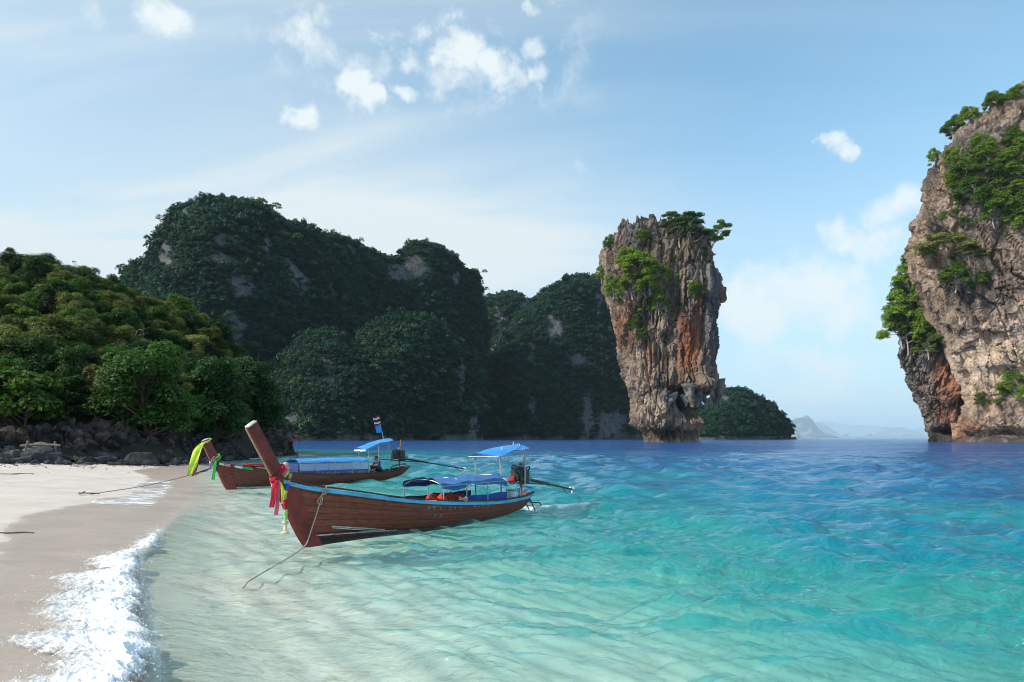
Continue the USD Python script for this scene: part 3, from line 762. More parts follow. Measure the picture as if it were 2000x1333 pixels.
hill("hill", "lower wooded spur with a grey rock knob, in front of the great hill",
     [(505, 830, 760), (530, 740, 752), (560, 716, 750), (592, 668, 752), (622, 650, 756), (648, 662, 760), (676, 690, 768), (716, 652, 780), (760, 624, 795), (800, 614, 810), (850, 634, 830), (890, 662, 850), (918, 704, 868), (934, 755, 880), (943, 840, 890)],
     [(500, 640, -3), (540, 628, -3), (590, 630, -3), (650, 642, -3), (720, 668, -3), (790, 705, -3), (860, 755, -3), (910, 805, -3), (938, 850, -3), (946, 885, -3)],
     14000, 4.7, 104, "forest over the lower spur and its rock knob", q=2.1, rough=11, patches=((640, 745, 22, 34), (900, 740, 12, 60), (570, 815, 16, 24), (925, 830, 16, 30)), n=160, m=60)
hill("hill", "wooded headland with a pale cliff streak right of the rock stack",
     [(1350, 790, 1150), (1378, 800, 1152), (1395, 775, 1156), (1415, 764, 1162), (1440, 761, 1170), (1468, 775, 1180), (1492, 786, 1190), (1504, 802, 1196), (1520, 815, 1204), (1532, 834, 1212), (1541, 854, 1218)],
     [(1345, 1040, -3), (1380, 1030, -3), (1420, 1040, -3), (1460, 1065, -3), (1500, 1105, -3), (1530, 1150, -3), (1543, 1190, -3)],
     4500, 4.9, 105, "forest over the headland right of the rock stack", q=2.0, rough=8, back=120, patches=((1490, 800, 8, 18), (1502, 830, 8, 24)), n=110, m=50)


def far_mountain(label, pts, y, seed):
    """A mountain kilometres off: ridge profile in photo pixels at distance y, with sloping flanks and gullies."""
    p = np.array(pts, float)
    us = np.linspace(p[0, 0], p[-1, 0], 160)
    top = np.array([at(u, w, y) for u, w in zip(us, PchipInterpolator(p[:, 0], p[:, 1])(us))])
    hgt = np.maximum(top[:, 2], 0)
    t = np.linspace(-1, 1, 41)
    g = (1 - np.abs(t)) ** 0.85
    P = np.empty((160, 41, 3))
    P[..., 0] = top[:, None, 0] + 0 * t[None]
    P[..., 1] = y + (t * 0.9)[None] * (hgt[:, None] + 60)
    P[..., 2] = hgt[:, None] * g[None] - 4
    v, f = grid(P, flip=True)
    d = meshkit.fbm(v / (y * .012), 5, seed) - .5
    v = v + np.c_[0 * d, d * 0.35 * np.repeat(hgt, 41), d * 0.05 * np.repeat(hgt, 41) * np.tile(np.abs(t) > .02, 160)]
    col = np.array([.02, .03, .02]) + smoothstep(.5, .66, meshkit.fbm(v / (y * .006), 4, seed + 2))[:, None] * np.array([.17, .15, .14])
    obj("mountain", (v, f), ROCK_FAR, smooth=True, attrs={"stone": (COLOR, col)}, kind="structure", label=label)


far_mountain("nearest hazy peak on the horizon, right of the headland", [(1522, 856), (1540, 826), (1556, 817), (1568, 815), (1575, 811), (1584, 818), (1594, 830), (1606, 843), (1622, 849), (1650, 857)], 42000, 1)
far_mountain("small dark hump at the foot of the nearest hazy peak", [(1534, 857), (1543, 836), (1549, 832), (1556, 840), (1563, 857)], 30000, 2)
far_mountain("second hazy peak behind the nearest one", [(1570, 850), (1590, 826), (1600, 825), (1618, 834), (1632, 844), (1650, 852), (1690, 857)], 68000, 3)
far_mountain("long faint ridge along the horizon", [(1560, 845), (1590, 826), (1612, 822), (1640, 828), (1680, 831), (1712, 832), (1735, 837), (1770, 840), (1800, 835), (1860, 842), (1950, 850)], 105000, 4)
far_mountain("low pale hill on the horizon left of the right cliff", [(1695, 858), (1712, 846), (1728, 834), (1745, 835), (1762, 834), (1776, 839), (1800, 844), (1850, 858)], 80000, 5)
for _i, (_u, _w, _h) in enumerate(((1652, 14, 848), (1700, 14, 848), (1723, 18, 851), (1772, 20, 847), (1798, 18, 848))):
    far_mountain(("islet", "leftmost tiny islet on the hazy horizon", "second tiny islet on the hazy horizon", "third tiny islet, low and wide, on the hazy horizon", "fourth tiny islet on the hazy horizon", "tiny islet on the horizon beside the right cliff")[_i + 1],
                 [(_u - _w, 858), (_u - _w * .4, _h + 2), (_u, _h), (_u + _w * .5, _h + 4), (_u + _w, 858)], 60000 + 300 * _i, 10 + _i)
shore = at(1720, 857, 52000)
_g = np.linspace(0, 1, 60)
_P = np.stack([np.stack([(_g - .5) * 7200 + shore[0], 52000 + 400 * np.sin(_g * 9) + k * 560, np.array([-9, 74, 112, -9])[k] + 34 * meshkit.noise(np.stack([_g * 30, 0 * _g, 0 * _g + k], -1), 5)], -1) for k in range(4)], 1)
obj("far_shore", grid(_P, flip=True), plain("far_shore", (.10, .16, .05), .9, .3, .02), smooth=True, kind="structure")
_P = np.stack([np.stack([(_g - .5) * 3000 + at(1590, 857, 50000)[0], 50000 + 300 * np.sin(_g * 5) + k * 370, np.full(60, [-9, 30.0, -9][k])], -1) for k in range(3)], 1)
obj("far_beach", grid(_P, flip=True), plain("far_beach", (.62, .56, .48), .9, .1, .02), smooth=True, kind="structure")


# ------------------------------------------------------------------ limestone: stack and cliff
def rock_body(rows, y0, deep, nang, nz, seed, big, chunk, dents=(), tilt=0.0, sq=2.4, top_spikes=0.0, flute=1.0):
    """A body of rock from its outline: rows (v, left u, right u) in photo pixels at distance y0, deep = depth over width. The surface is broken into
    slabs by cells stretched upwards, fluted, pitted; dents are (u, v, ru, rv, metres) on the face towards the beach."""
    r = np.array(sorted(rows, key=lambda a: -a[0]), float)
    vs = np.linspace(r[0, 0], r[-1, 0], nz)
    o = np.argsort(r[:, 0])
    L = PchipInterpolator(r[o, 0], r[o, 1])(vs); Rr = PchipInterpolator(r[o, 0], r[o, 2])(vs)
    z = H + (HOR - vs) / F * y0
    xl, xr = (L - CX) / F * y0, (Rr - CX) / F * y0
    cx, hw = (xl + xr) / 2, (xr - xl) / 2
    a = np.linspace(0, 2 * np.pi, nang, endpoint=False)
    ca, sa = np.cos(a), np.sin(a)
    sg = lambda t: np.sign(t) * np.abs(t) ** (2 / sq)
    P = np.empty((nang, nz, 3))
    P[..., 0] = cx[None] + hw[None] * sg(ca)[:, None]
    P[..., 1] = y0 + deep * hw[None] * sg(sa)[:, None] * np.clip(1, 0, 1)
    P[..., 2] = z[None]
    v, f = grid(P, wrap=True)
    nrm = normals_of(v, f)
    k = v.copy()
    if tilt:
        ct, st_ = math.cos(tilt), math.sin(tilt)
        k = np.stack([ct * k[:, 0] + st_ * k[:, 2], k[:, 1], -st_ * k[:, 0] + ct * k[:, 2]], 1)
    rng = np.random.default_rng(seed)
    d = (meshkit.fbm(k / (big * 2.2) * [1, 1, .45], 4, seed) - .5) * big * 0.55
    for (sx, amp, st, cw) in ((chunk * 1.25, .25, .30, .035), (chunk * .5, .34, .36, .05), (chunk * .2, .28, .45, .08), (chunk * .09, .18, .6, .1)):
        q = k / sx * [1, 1, st] + (meshkit.fbm(k / sx * 1.1, 3, seed + 2)[:, None] - .5) * .5
        lo, hi = q.min(0) - 1, q.max(0) + 1
        num = int(min(150000, np.prod(hi - lo)))
        c = rng.uniform(lo, hi, (num, 3)); off = rng.normal(0, 1, num); tl = rng.normal(0, .9, (num, 3))
        dd, ix = cKDTree(c).query(q, k=2)
        face = off[ix[:, 0]] * .8 + ((q - c[ix[:, 0]]) * tl[ix[:, 0]]).sum(1)
        crack = smoothstep(0.0, cw, dd[:, 1] - dd[:, 0])
        d = d + sx * amp * (0.42 * np.clip(face, -1.8, 1.8) - 0.40 * (1 - crack))
    rid = np.abs(2 * meshkit.fbm(k / (chunk * .38) * [1, 1, .12], 4, seed + 4) - 1)
    d = d - flute * chunk * .17 * smoothstep(.16, .0, rid)
    rid = np.abs(2 * meshkit.fbm(k / (chunk * .16) * [1, 1, .2], 3, seed + 5) - 1)
    d = d - flute * chunk * .05 * smoothstep(.2, .0, rid)
    d = d - np.quantile(d, .965)
    u_, w_ = CX + F * v[:, 0] / y0, HOR - F * (v[:, 2] - H) / y0
    front = nrm[:, 1] < .35
    for (u, w, ru, rv, am) in dents:
        d = d + front * am * np.exp(-(((u_ - u) / ru) ** 2 + ((w_ - w) / rv) ** 2) ** 1.6)
    base = smoothstep(0, 6, v[:, 2] - v[:, 2].min())
    v = v + nrm * (d * (.35 + .65 * base))[:, None]
    if top_spikes:
        tz = smoothstep(v[:, 2].max() - top_spikes * 2.4, v[:, 2].max(), v[:, 2])
        sp = (1 - np.abs(2 * meshkit.fbm(v / (top_spikes * .55) * [1, 1, .1], 3, seed + 12) - 1)) ** 2
        v[:, 2] += tz * (sp - .62) * top_spikes * 1.6
    # close the top with a rough lid
    n0 = len(v)
    topring = v.reshape(nang, nz, 3)[:, -1]
    cen = topring.mean(0)
    lid, prev = [], topring
    faces = [f]
    base_i = np.arange(nang) * nz + nz - 1
    for q in range(1, 9):
        ring = cen + (topring - cen) * (1 - q / 9.0)
        ring = ring + np.c_[np.zeros((nang, 2)), (meshkit.fbm(ring / (chunk * .35), 3, seed + 14) - .45) * (top_spikes or chunk * .4) * 1.3]
        lid.append(ring)
        idx = n0 + (q - 1) * nang + np.arange(nang)
        j = np.roll(np.arange(nang), -1)
        faces += [np.stack([base_i, base_i[j], idx[j]], 1), np.stack([base_i, idx[j], idx], 1)]
        base_i = idx
    v = np.vstack([v] + lid + [cen[None]])
    j = np.roll(np.arange(nang), -1)
    faces.append(np.stack([base_i, base_i[j], np.full(nang, len(v) - 1)], 1))
    return v, np.vstack(faces), np.r_[d, np.zeros(len(v) - n0)]


def face_colour(v, f, d, y0, seed, stains, scale=9.0, grey=(.225, .158, .12)):
    """Stone colours: warm grey, cream where fresh, orange where iron seeps, black water streaks; patches of stain and painted shade."""
    a = meshkit.fbm(v / scale * [1, 1, .35], 5, seed)[:, None]
    c = np.array(grey) * (0.55 + 0.95 * a)
    cream = smoothstep(.50, .68, meshkit.fbm(v / (scale * .9) * [1, 1, .28], 4, seed + 1))[:, None]
    c = c * (1 - .6 * cream) + .6 * cream * np.array([.48, .365, .27])
    streak = smoothstep(.52, .66, meshkit.fbm(v / (scale * .55) * [1, 1, .13], 4, seed + 2))[:, None]
    c = c * (1 - .75 * streak) + .75 * streak * np.array([.06, .055, .055])
    nz = normals_of(v, f)[:, 2][:, None]
    c = c * (1 - .45 * smoothstep(.2, .7, nz)) + .45 * smoothstep(.2, .7, nz) * np.array([.15, .14, .13])
    u_, w_ = CX + F * v[:, 0] / y0, HOR - F * (v[:, 2] - H) / y0
    nn = meshkit.fbm(v / (scale * .6) * [1, 1, .3], 4, seed + 3)
    for (u, w, ru, rv, col, am) in stains:
        g = np.exp(-((u_ - u) / ru) ** 2 - ((w_ - w) / rv) ** 2)
        g = (am * smoothstep(.25, .75, g + 1.1 * (nn - .5)))[:, None]
        c = c * (1 - g) + g * np.array(col)
    return c


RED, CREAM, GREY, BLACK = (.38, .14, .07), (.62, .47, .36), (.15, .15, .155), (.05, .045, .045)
ST_Y = 420.0
stack_rows = [(868, 1258, 1369), (858, 1256, 1372), (845, 1246, 1374), (820, 1233, 1378), (800, 1229, 1382), (780, 1222, 1392), (760, 1215, 1400), (735, 1209, 1404), (700, 1202, 1403), (660, 1198, 1405), (620, 1191, 1408), (590, 1186, 1411), (560, 1179, 1408),
              (530, 1178, 1402), (505, 1178, 1396), (480, 1181, 1388), (465, 1190, 1380), (452, 1204, 1372), (442, 1222, 1360)]
sv, sf, sd = rock_body(stack_rows, ST_Y, .85, 380, 430, 201, 6.0, 13.0,
                       dents=((1345, 792, 40, 24, -20), (1300, 700, 34, 30, -3), (1352, 755, 17, 16, 7), (1290, 770, 40, 12, -3), (1270, 815, 60, 26, 5), (1310, 860, 60, 12, -5), (1288, 672, 14, 12, -7), (1350, 660, 36, 70, 3), (1260, 480, 40, 30, -3), (1232, 540, 22, 30, 2)), top_spikes=6.0, sq=2.5)
sc = face_colour(sv, sf, sd, ST_Y, 205, ((1325, 690, 24, 70, RED, .8), (1342, 640, 12, 70, RED, .5), (1375, 640, 26, 90, GREY, .85), (1240, 740, 30, 60, CREAM, .4), (1270, 810, 40, 30, CREAM, .4), (1370, 560, 30, 60, GREY, .6), (1300, 850, 60, 16, BLACK, .6), (1215, 640, 18, 50, RED, .35), (1340, 790, 30, 16, BLACK, .75), (1255, 700, 12, 30, RED, .45), (1240, 480, 50, 40, GREY, .5)))  # dark grey right side and black overhang hold shade put into the colour
stack = thing("sea_stack", "tall limestone rock stack, wider at the top, standing in the sea", "rock", (0, 0, 0))
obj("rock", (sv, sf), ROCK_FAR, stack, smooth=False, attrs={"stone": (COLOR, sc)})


def stalactite(u, v, y, length, r, seed):
    p = at(u, v, y)
    k = np.linspace(0, 1, 14)
    rr_ = r * (1 - .75 * k) * (0.8 + .5 * meshkit.noise(np.stack([k * 5, 0 * k, 0 * k + seed], -1), seed))
    c = np.stack([p[0] + 0.8 * np.sin(k * 4 + seed), p[1] + 0 * k, p[2] - k * length], 1)
    vv, ff = tube(c, rr_, 11)
    vv = vv + (meshkit.fbm(vv / 1.6 * [1, 1, .4], 3, seed)[:, None] - .5) * r * .9
    return vv, ff


_hang = [stalactite(1400, 742, ST_Y - 8, 17, 3.4, 1), stalactite(1407, 752, ST_Y - 5, 12, 2.6, 2), stalactite(1392, 750, ST_Y - 14, 9, 2.4, 3), stalactite(1350, 752, ST_Y - 30, 12, 4.0, 4), stalactite(1338, 770, ST_Y - 28, 7, 2.2, 5),
         stalactite(1363, 766, ST_Y - 27, 8, 2.4, 6), stalactite(1310, 770, ST_Y - 30, 6, 2.6, 7), stalactite(1298, 762, ST_Y - 31, 6, 2.4, 8), stalactite(1376, 772, ST_Y - 24, 7, 2, 11)]
for _v, _f in _hang:
    obj("stalactite", (_v, _f), ROCK_FAR, stack, smooth=True, attrs={"stone": (COLOR, face_colour(_v, _f, None, ST_Y, 207, (), 6.0, (.26, .23, .2)))})

CL_Y = 430.0
cl_rows = [(868, 1878, 2560), (858, 1874, 2560), (835, 1872, 2570), (812, 1880, 2570), (790, 1893, 2570), (765, 1890, 2575), (740, 1882, 2580), (712, 1868, 2580), (690, 1856, 2580), (668, 1844, 2580), (650, 1832, 2580), (630, 1818, 2580), (610, 1806, 2580), (585, 1797, 2570), (560, 1790, 2560), (520, 1783, 2550),
           (480, 1779, 2530), (455, 1782, 2520), (435, 1788, 2510), (420, 1799, 2500), (395, 1801, 2480), (370, 1803, 2460), (345, 1806, 2440), (320, 1812, 2420), (300, 1822, 2400), (280, 1840, 2380), (255, 1866, 2350), (230, 1896, 2320), (205, 1926, 2280), (185, 1955, 2240), (168, 1990, 2200), (150, 2040, 2150)]
cv, cf, cd = rock_body(cl_rows, CL_Y, .42, 620, 460, 301, 11.0, 15.0,
                       dents=((1960, 735, 70, 14, -5), (1860, 575, 14, 26, -6), (1905, 720, 18, 40, 5), (1990, 600, 26, 90, -5), (1900, 640, 60, 20, 3), (1930, 855, 80, 12, -8), (1960, 800, 60, 26, 4), (1850, 440, 50, 30, 3), (1900, 340, 60, 40, -2)), tilt=.55, sq=2.1, top_spikes=7.0, flute=.7)
cc = face_colour(cv, cf, cd, CL_Y, 305, ((1985, 580, 26, 120, RED, .95), (1950, 620, 14, 60, RED, .5), (1840, 560, 14, 60, BLACK, .4), (1960, 500, 20, 60, RED, .5), (1975, 480, 16, 50, RED, .4), (1900, 690, 70, 60, CREAM, .9), (1950, 750, 70, 40, CREAM, .9), (1860, 440, 60, 70, (.27, .22, .2), .5), (1870, 300, 60, 60, GREY, .45), (1930, 862, 80, 14, BLACK, .8), (1960, 820, 60, 30, CREAM, .5), (1880, 830, 20, 30, RED, .5)), 10.0, (.36, .255, .19))
cliff = thing("sea_cliff", "huge overhanging limestone cliff rising from the sea at the right edge", "cliff", (0, 0, 0))
obj("rock", (cv, cf), ROCK_FAR, cliff, smooth=False, attrs={"stone": (COLOR, cc)})
lo_rows = [(868, 1815, 2010), (858, 1808, 2010), (845, 1804, 2010), (822, 1802, 2010), (800, 1796, 2010), (780, 1785, 2010), (755, 1771, 2000), (730, 1762, 1990), (705, 1752, 1980), (685, 1748, 1970), (665, 1752, 1960), (645, 1762, 1950), (620, 1775, 1940), (590, 1790, 1930), (560, 1806, 1920), (530, 1820, 1910)]
lv, lf, ld = rock_body(lo_rows, CL_Y + 30, .5, 300, 260, 311, 9.0, 12.0, dents=((1840, 850, 40, 14, -10), (1870, 800, 20, 30, -6), (1830, 760, 20, 30, 3)), tilt=-.4, sq=2.1, top_spikes=5.0, flute=.8)
lc = face_colour(lv, lf, ld, CL_Y + 30, 315, ((1840, 740, 50, 50, RED, .7), (1870, 700, 30, 30, RED, .8), (1790, 740, 20, 50, GREY, .5), (1840, 850, 60, 20, BLACK, .85), (1850, 800, 30, 40, RED, .5)), 9.0, (.22, .18, .16))  # red and black patches and darker base also paint in the overhang's shade
obj("rock", (lv, lf), ROCK_FAR, cliff, smooth=False, attrs={"stone": (COLOR, lc)}, label="lower reddish undercut shoulder of the cliff")


def on_rock(v, u, w):
    """The point of the rock's near face that photo pixel (u, w) shows."""
    uu, ww = CX + F * v[:, 0] / v[:, 1], HOR - F * (v[:, 2] - H) / v[:, 1]
    dist = np.hypot(uu - u, ww - w)
    k = np.nonzero(dist < max(4.0, dist.min() + 2))[0]
    return v[k[np.argmin(v[k, 1])]]
# ------------------------------------------------------------------ near trees: prototypes
def leaves_at(rng, cs, rads, n, size, long=1.0, up=.5, droop=0.0, shell=.5, flat=.8):
    """n folded leaf sprays spread through clumps (centres, radii), turned outwards and up."""
    cs, rads = np.asarray(cs, float), np.asarray(rads, float)
    k = rng.choice(len(cs), n, p=rads ** 2 / (rads ** 2).sum())
    d = rng.normal(0, 1, (n, 3)); d /= np.linalg.norm(d, axis=1, keepdims=True)
    d[:, 2] = np.where(d[:, 2] < -.35, -d[:, 2], d[:, 2])
    p = cs[k] + d * (rads[k] * rng.uniform(shell * .5, 1.22, n) ** .75)[:, None] * [1, 1, flat]
    nrm = d * .8 + rng.normal(0, .45, (n, 3)); nrm[:, 2] += up
    nrm /= np.linalg.norm(nrm, axis=1, keepdims=True)
    a = np.cross(nrm, rng.normal(0, 1, (n, 3))); a /= np.linalg.norm(a, axis=1, keepdims=True)
    if droop:
        a = a * (1 - droop) + d * droop; a[:, 2] -= droop * .6
        a /= np.linalg.norm(a, axis=1, keepdims=True)
    b = np.cross(nrm, a)
    s = (size * rng.uniform(.6, 1.35, n))[:, None]
    P = np.stack([p - a * s * long, p - b * s * .55 + nrm * s * .12, p + a * s * long, p + b * s * .55 + nrm * s * .12], 1)
    f = np.arange(n)[:, None] * 4
    return P.reshape(-1, 3), np.vstack([f + [0, 1, 2], f + [0, 2, 3]])


def tree_kind(name, leaf, bark, height, spread, seed, n_leaves, size, clumps=16, low=.35, long=1.0, droop=0.0, up=.5, flat=.95, lean=0.0, crad=(.22, .36), trunk_r=None, shell=.5):
    """A class prim with a trunk (limbs and twigs in one) and a crown."""
    rng = np.random.default_rng(seed)
    root = proto(name)
    cs, rads = [], []
    for k in range(clumps):
        t = (k + .5) / clumps
        ang = k * 2.4 + rng.normal(0, .3)
        hgt = height * (low + (1 - low) * t ** .8 * .92)
        dome = math.sqrt(max(.05, 1 - ((hgt / height - low) / (1.05 - low)) ** 2))
        rad = spread * dome * rng.uniform(.35, .95)
        cs.append((math.cos(ang) * rad + lean * hgt, math.sin(ang) * rad, hgt + rng.normal(0, .04) * height))
        rads.append(spread * rng.uniform(*crad))
    tr = trunk_r or height * .022
    tp = np.array([[lean * z + .03 * height * math.sin(z / height * 5 + seed), .03 * height * math.cos(z / height * 4 + seed), z] for z in np.linspace(-.25, .86, 9) * height])
    parts = [tube(tp, np.linspace(tr, tr * .3, 9), 7)]
    for c in cs:
        c = np.array(c)
        z0 = max(.12, min(.8, c[2] / height - .25)) * height
        s = np.array([np.interp(z0, tp[:, 2], tp[:, q]) for q in range(3)])
        mid = (s + c) / 2 + rng.normal(0, .05, 3) * height
        parts.append(tube(spline([s, mid, c], 6), np.linspace(tr * .5, tr * .12, 6), 5))
        for _ in range(3):
            e = c + rng.normal(0, .22, 3) * spread
            parts.append(tube(np.array([mid * .4 + c * .6, (c + e) / 2, e]), [tr * .16, tr * .1, tr * .05], 4))
    obj("trunk", cat_(*parts), bark, root)
    if n_leaves:
        obj("crown", leaves_at(rng, cs, rads, n_leaves, size, long, up, droop, shell, flat), leaf, root)
    return root.GetPath()


K = {
    "broad": [tree_kind(f"broad_tree_kind_{w}", LEAF["broad"], BARK, 6.2, 2.7, 400 + i, 14000, .12, 30, .10, crad=(.24, .40)) for i, w in enumerate(("one", "two", "three"))],
    "lime": [tree_kind("lime_tree_kind", LEAF["lime"], BARK, 5.0, 2.7, 411, 4200, .20, 22, .30, flat=.7)],
    "olive": [tree_kind(f"olive_tree_kind_{w}", LEAF["olive"], BARK, 6.0, 2.6, 420 + i, 15000, .095, 28, .15, long=1.5, droop=.35, crad=(.24, .40)) for i, w in enumerate(("one", "two", "three"))],
    "dark": [tree_kind(f"dark_tree_kind_{w}", LEAF["dark"], BARK, 6.2, 2.7, 430 + i, 11000, .115, 26, .15, crad=(.24, .40)) for i, w in enumerate(("one", "two"))],
    "dry": [tree_kind("dry_tree_kind", LEAF["dry"], PALE_BARK, 5.6, 2.6, 440, 2600, .15, 16, .3, long=1.4, droop=.3)],
    "bare": [tree_kind("bare_tree_kind", None, PALE_BARK, 6.0, 2.6, 450, 0, .1, 16, .35, trunk_r=.10)],
    "wispy": [tree_kind("wispy_tree_kind", LEAF["dark"], BARK, 5.0, 2.6, 455, 130, .16, 9, .55, crad=(.12, .2), trunk_r=.09)],
    "cliff": [tree_kind(f"cliff_bush_kind_{w}", LEAF["cliff"], PALE_BARK, 9.0, 5.2, 460 + i, 9000, .27, 30, .02, flat=.9, crad=(.14, .34), shell=.25, trunk_r=.22) for i, w in enumerate(("one", "two"))],
    "clifftree": [tree_kind("cliff_tree_kind", LEAF["broad"], PALE_BARK, 15.0, 6.0, 470, 7000, .34, 20, .30, flat=.7, trunk_r=.32, crad=(.2, .32)), tree_kind("leaning_cliff_tree_kind", LEAF["cliff"], PALE_BARK, 13.0, 5.0, 471, 5500, .34, 16, .4, flat=.7, lean=.5, trunk_r=.3, crad=(.2, .32))],
    "cliffolive": [tree_kind("olive_cliff_bush_kind", LEAF["olive"], PALE_BARK, 8.0, 6.0, 480, 6500, .28, 18, .2, flat=.5, trunk_r=.2)],
}
NATURAL = {k: 6.0 for k in K}

# ------------------------------------------------------------------ the wooded slope at the left
bank = plain("hill_soil", (.030, .028, .016), .95, .4, .3, 0)
lridge = [(-560, 800, 62), (-330, 690, 82), (-160, 575, 96), (0, 540, 104), (40, 540, 105), (80, 560, 106), (130, 572, 106), (200, 590, 106), (240, 606, 106), (290, 612, 106), (330, 628, 105), (380, 655, 104), (430, 674, 103), (470, 702, 102), (500, 726, 101), (530, 778, 100), (545, 826, 99), (556, 856, 99)]
lfoot = [(-900, 30, 1.4), (-420, 40, 1.4), (-160, 46, 1.3), (0, 50, 1.0), (80, 52, .9), (160, 55, .7), (240, 58, .6), (310, 60, .4), (380, 66, .2), (430, 74, 0), (480, 84, -.4), (520, 92, -.6), (545, 96, -.6), (560, 99, -.6)]
ls = hill_surface(lridge, lfoot, q=1.75, n=170, m=60, rough=1.6, seed=501, back=40, lift=2.0)
obj("wooded_slope", (ls[0], ls[1]), bank, smooth=True, kind="structure", label="steep earth slope under the trees left of the beach")
LP = ls[0].reshape(ls[2], ls[3], 3)
trng = np.random.default_rng(77)
ltree = cKDTree(ls[0])


def slope_point(u, v):
    """The slope's near face seen in photo pixel (u, v)."""
    q = LP[:, :62].reshape(-1, 3)
    uu, ww = CX + F * q[:, 0] / q[:, 1], HOR - F * (q[:, 2] - H) / q[:, 1]
    d = np.hypot(uu - u, ww - v)
    k = np.nonzero(d < max(12, d.min() + 3))[0]
    return q[k[np.argmin(q[k, 1])]]


ALIKE = {"broad": "glossy green broad-leaved tree in the canopy of the left slope", "olive": "feathery olive tree in the canopy of the left slope", "dark": "dense dark green tree in the canopy of the left slope", "dry": "brownish half-dry tree in the canopy of the left slope", "lime": "yellow-green tree in the canopy of the left slope"}


def near_tree(kind, u, v, px, label=None, i=None, wide=1.0):
    """A tree whose crown is about px photo pixels tall and centred on (u, v)."""
    p = slope_point(u, v + px * .42)
    h = px / F * p[1]
    k = K[kind][trng.integers(len(K[kind])) if i is None else i]
    nat = {"lime": 5.0, "wispy": 5.0, "dry": 5.6}.get(kind, 6.1)
    s = h / nat * 1.08
    copy_of(k, "tree", label or ALIKE[kind], "tree", p - [0, 0, .12 * h], trng.uniform(0, 6.28), None if label else f"{kind} trees of the left slope", (s * wide, s * wide, s), trng.normal(0, .06))
    return p


SPECIAL = [
    ("lime", 58, 788, 120, "yellow-green large-leaved tree at the left edge, low over the rocks", 0, 1.15), ("lime", 8, 745, 70, "small yellow-green tree cut by the left edge, above the large-leaved one", 0, 1.0),
    ("broad", 292, 775, 175, "big glossy green tree overhanging the rocks behind the beach", 0, 1.1), ("broad", 425, 790, 150, "rounded glossy green tree just left of the tall red bow post", 1, 1.1),
    ("broad", 500, 775, 120, "last green tree of the slope, beside the open water", 2, 1.0), ("olive", 478, 735, 80, "yellowish tree at the lower right end of the canopy", 1, 1.0), ("olive", 440, 800, 60, "light olive bush in front of the rounded tree by the bow post", 0, 1.2),
    ("dark", 40, 525, 75, "dark tree on the topmost skyline of the left slope", 0, 1.2), ("dark", 215, 562, 46, "small dark tree on the skyline right of the wispy tree", 1, 1.0), ("wispy", 145, 532, 60, "sparse wispy tree with bare twigs against the sky", 0, 1.0),
    ("bare", 275, 672, 72, "pale leafless tree in the middle of the green slope", 0, 1.0), ("olive", 120, 660, 90, "wide feathery olive tree in the middle of the slope at left", 0, 1.5), ("dark", 60, 705, 90, "wide dark tree over the yellow-green tree at left", 1, 1.4),
    ("broad", 150, 745, 110, "bluish green upright tree between the yellow-green tree and the big glossy one", 2, .8), ("dry", 190, 775, 90, "rusty brown half-dry tree above the bare rock bank", 0, .9),
    ("dark", 435, 665, 80, "dark rounded tree at the right of the upper canopy", 0, 1.0), ("olive", 390, 690, 80, "pale olive tree below the dark rounded one", 2, 1.0)]
for kd, u, v, px, lb, i, wd in SPECIAL:
    near_tree(kd, u, v, px, lb, i, wd)
made = [(s[1], s[2], s[3] * .33) for s in SPECIAL]
q = LP[:, 3:60].reshape(-1, 3)
quv = np.stack([CX + F * q[:, 0] / q[:, 1], HOR - F * (q[:, 2] - H) / q[:, 1]], 1)
order = trng.permutation(len(q))
pts = []
for k in order:
    u, v = quv[k]
    if not (-60 < u < 548) or len(pts) > 285:
        continue
    low = 832 + (6 if u > 220 else -14)
    if v > low or (150 < u < 225 and v > 800):
        continue
    gap = 1.85 + (.7 if q[k, 1] < 80 else 0)
    if any(np.linalg.norm(q[k] - o) < gap for o in pts) or any(math.hypot(u - a, v - b) < c * .75 for a, b, c in made):
        continue
    pts.append(q[k])
todo = []
for p in pts:
    u, v = CX + F * p[0] / p[1], HOR - F * (p[2] - H) / p[1]
    kn = meshkit.noise(np.array([[p[0] / 6, p[1] / 6, p[2] / 6]]), 9)[0]
    up_ = v < 740 - .1 * u
    w = {"olive": .50, "dark": .22, "broad": .17, "dry": .04, "lime": .07} if up_ else {"olive": .18, "dark": .18, "broad": .52, "dry": .04, "lime": .08}
    if kn > .6:
        w["olive"] *= 2.5
    ks = list(w)
    kind = ks[trng.choice(len(ks), p=np.array([w[a] for a in ks]) / sum(w.values()))]
    high = (v - (495 + .33 * max(u, 0))) / 300
    row = "under the skyline" if high < .16 else "in the upper canopy" if high < .40 else "in the middle canopy" if high < .68 else "low over the rocks"
    col = "beyond the left edge" if u < -10 else "by the left edge" if u < 90 else "at the left" if u < 200 else "in the centre" if u < 330 else "at the right" if u < 430 else "at the right end"
    todo.append((kind, row, col, u, p))
WORDS = {"broad": "glossy green broad-leaved tree", "olive": "feathery olive tree", "dark": "dense dark green tree", "dry": "brownish half-dry tree", "lime": "yellow-green tree"}
NTH = ["leftmost", "second", "third", "fourth", "fifth", "sixth", "seventh", "eighth", "ninth", "tenth", "eleventh", "twelfth"]
cells = {}
for a in todo:
    cells.setdefault(a[:3], []).append(a)
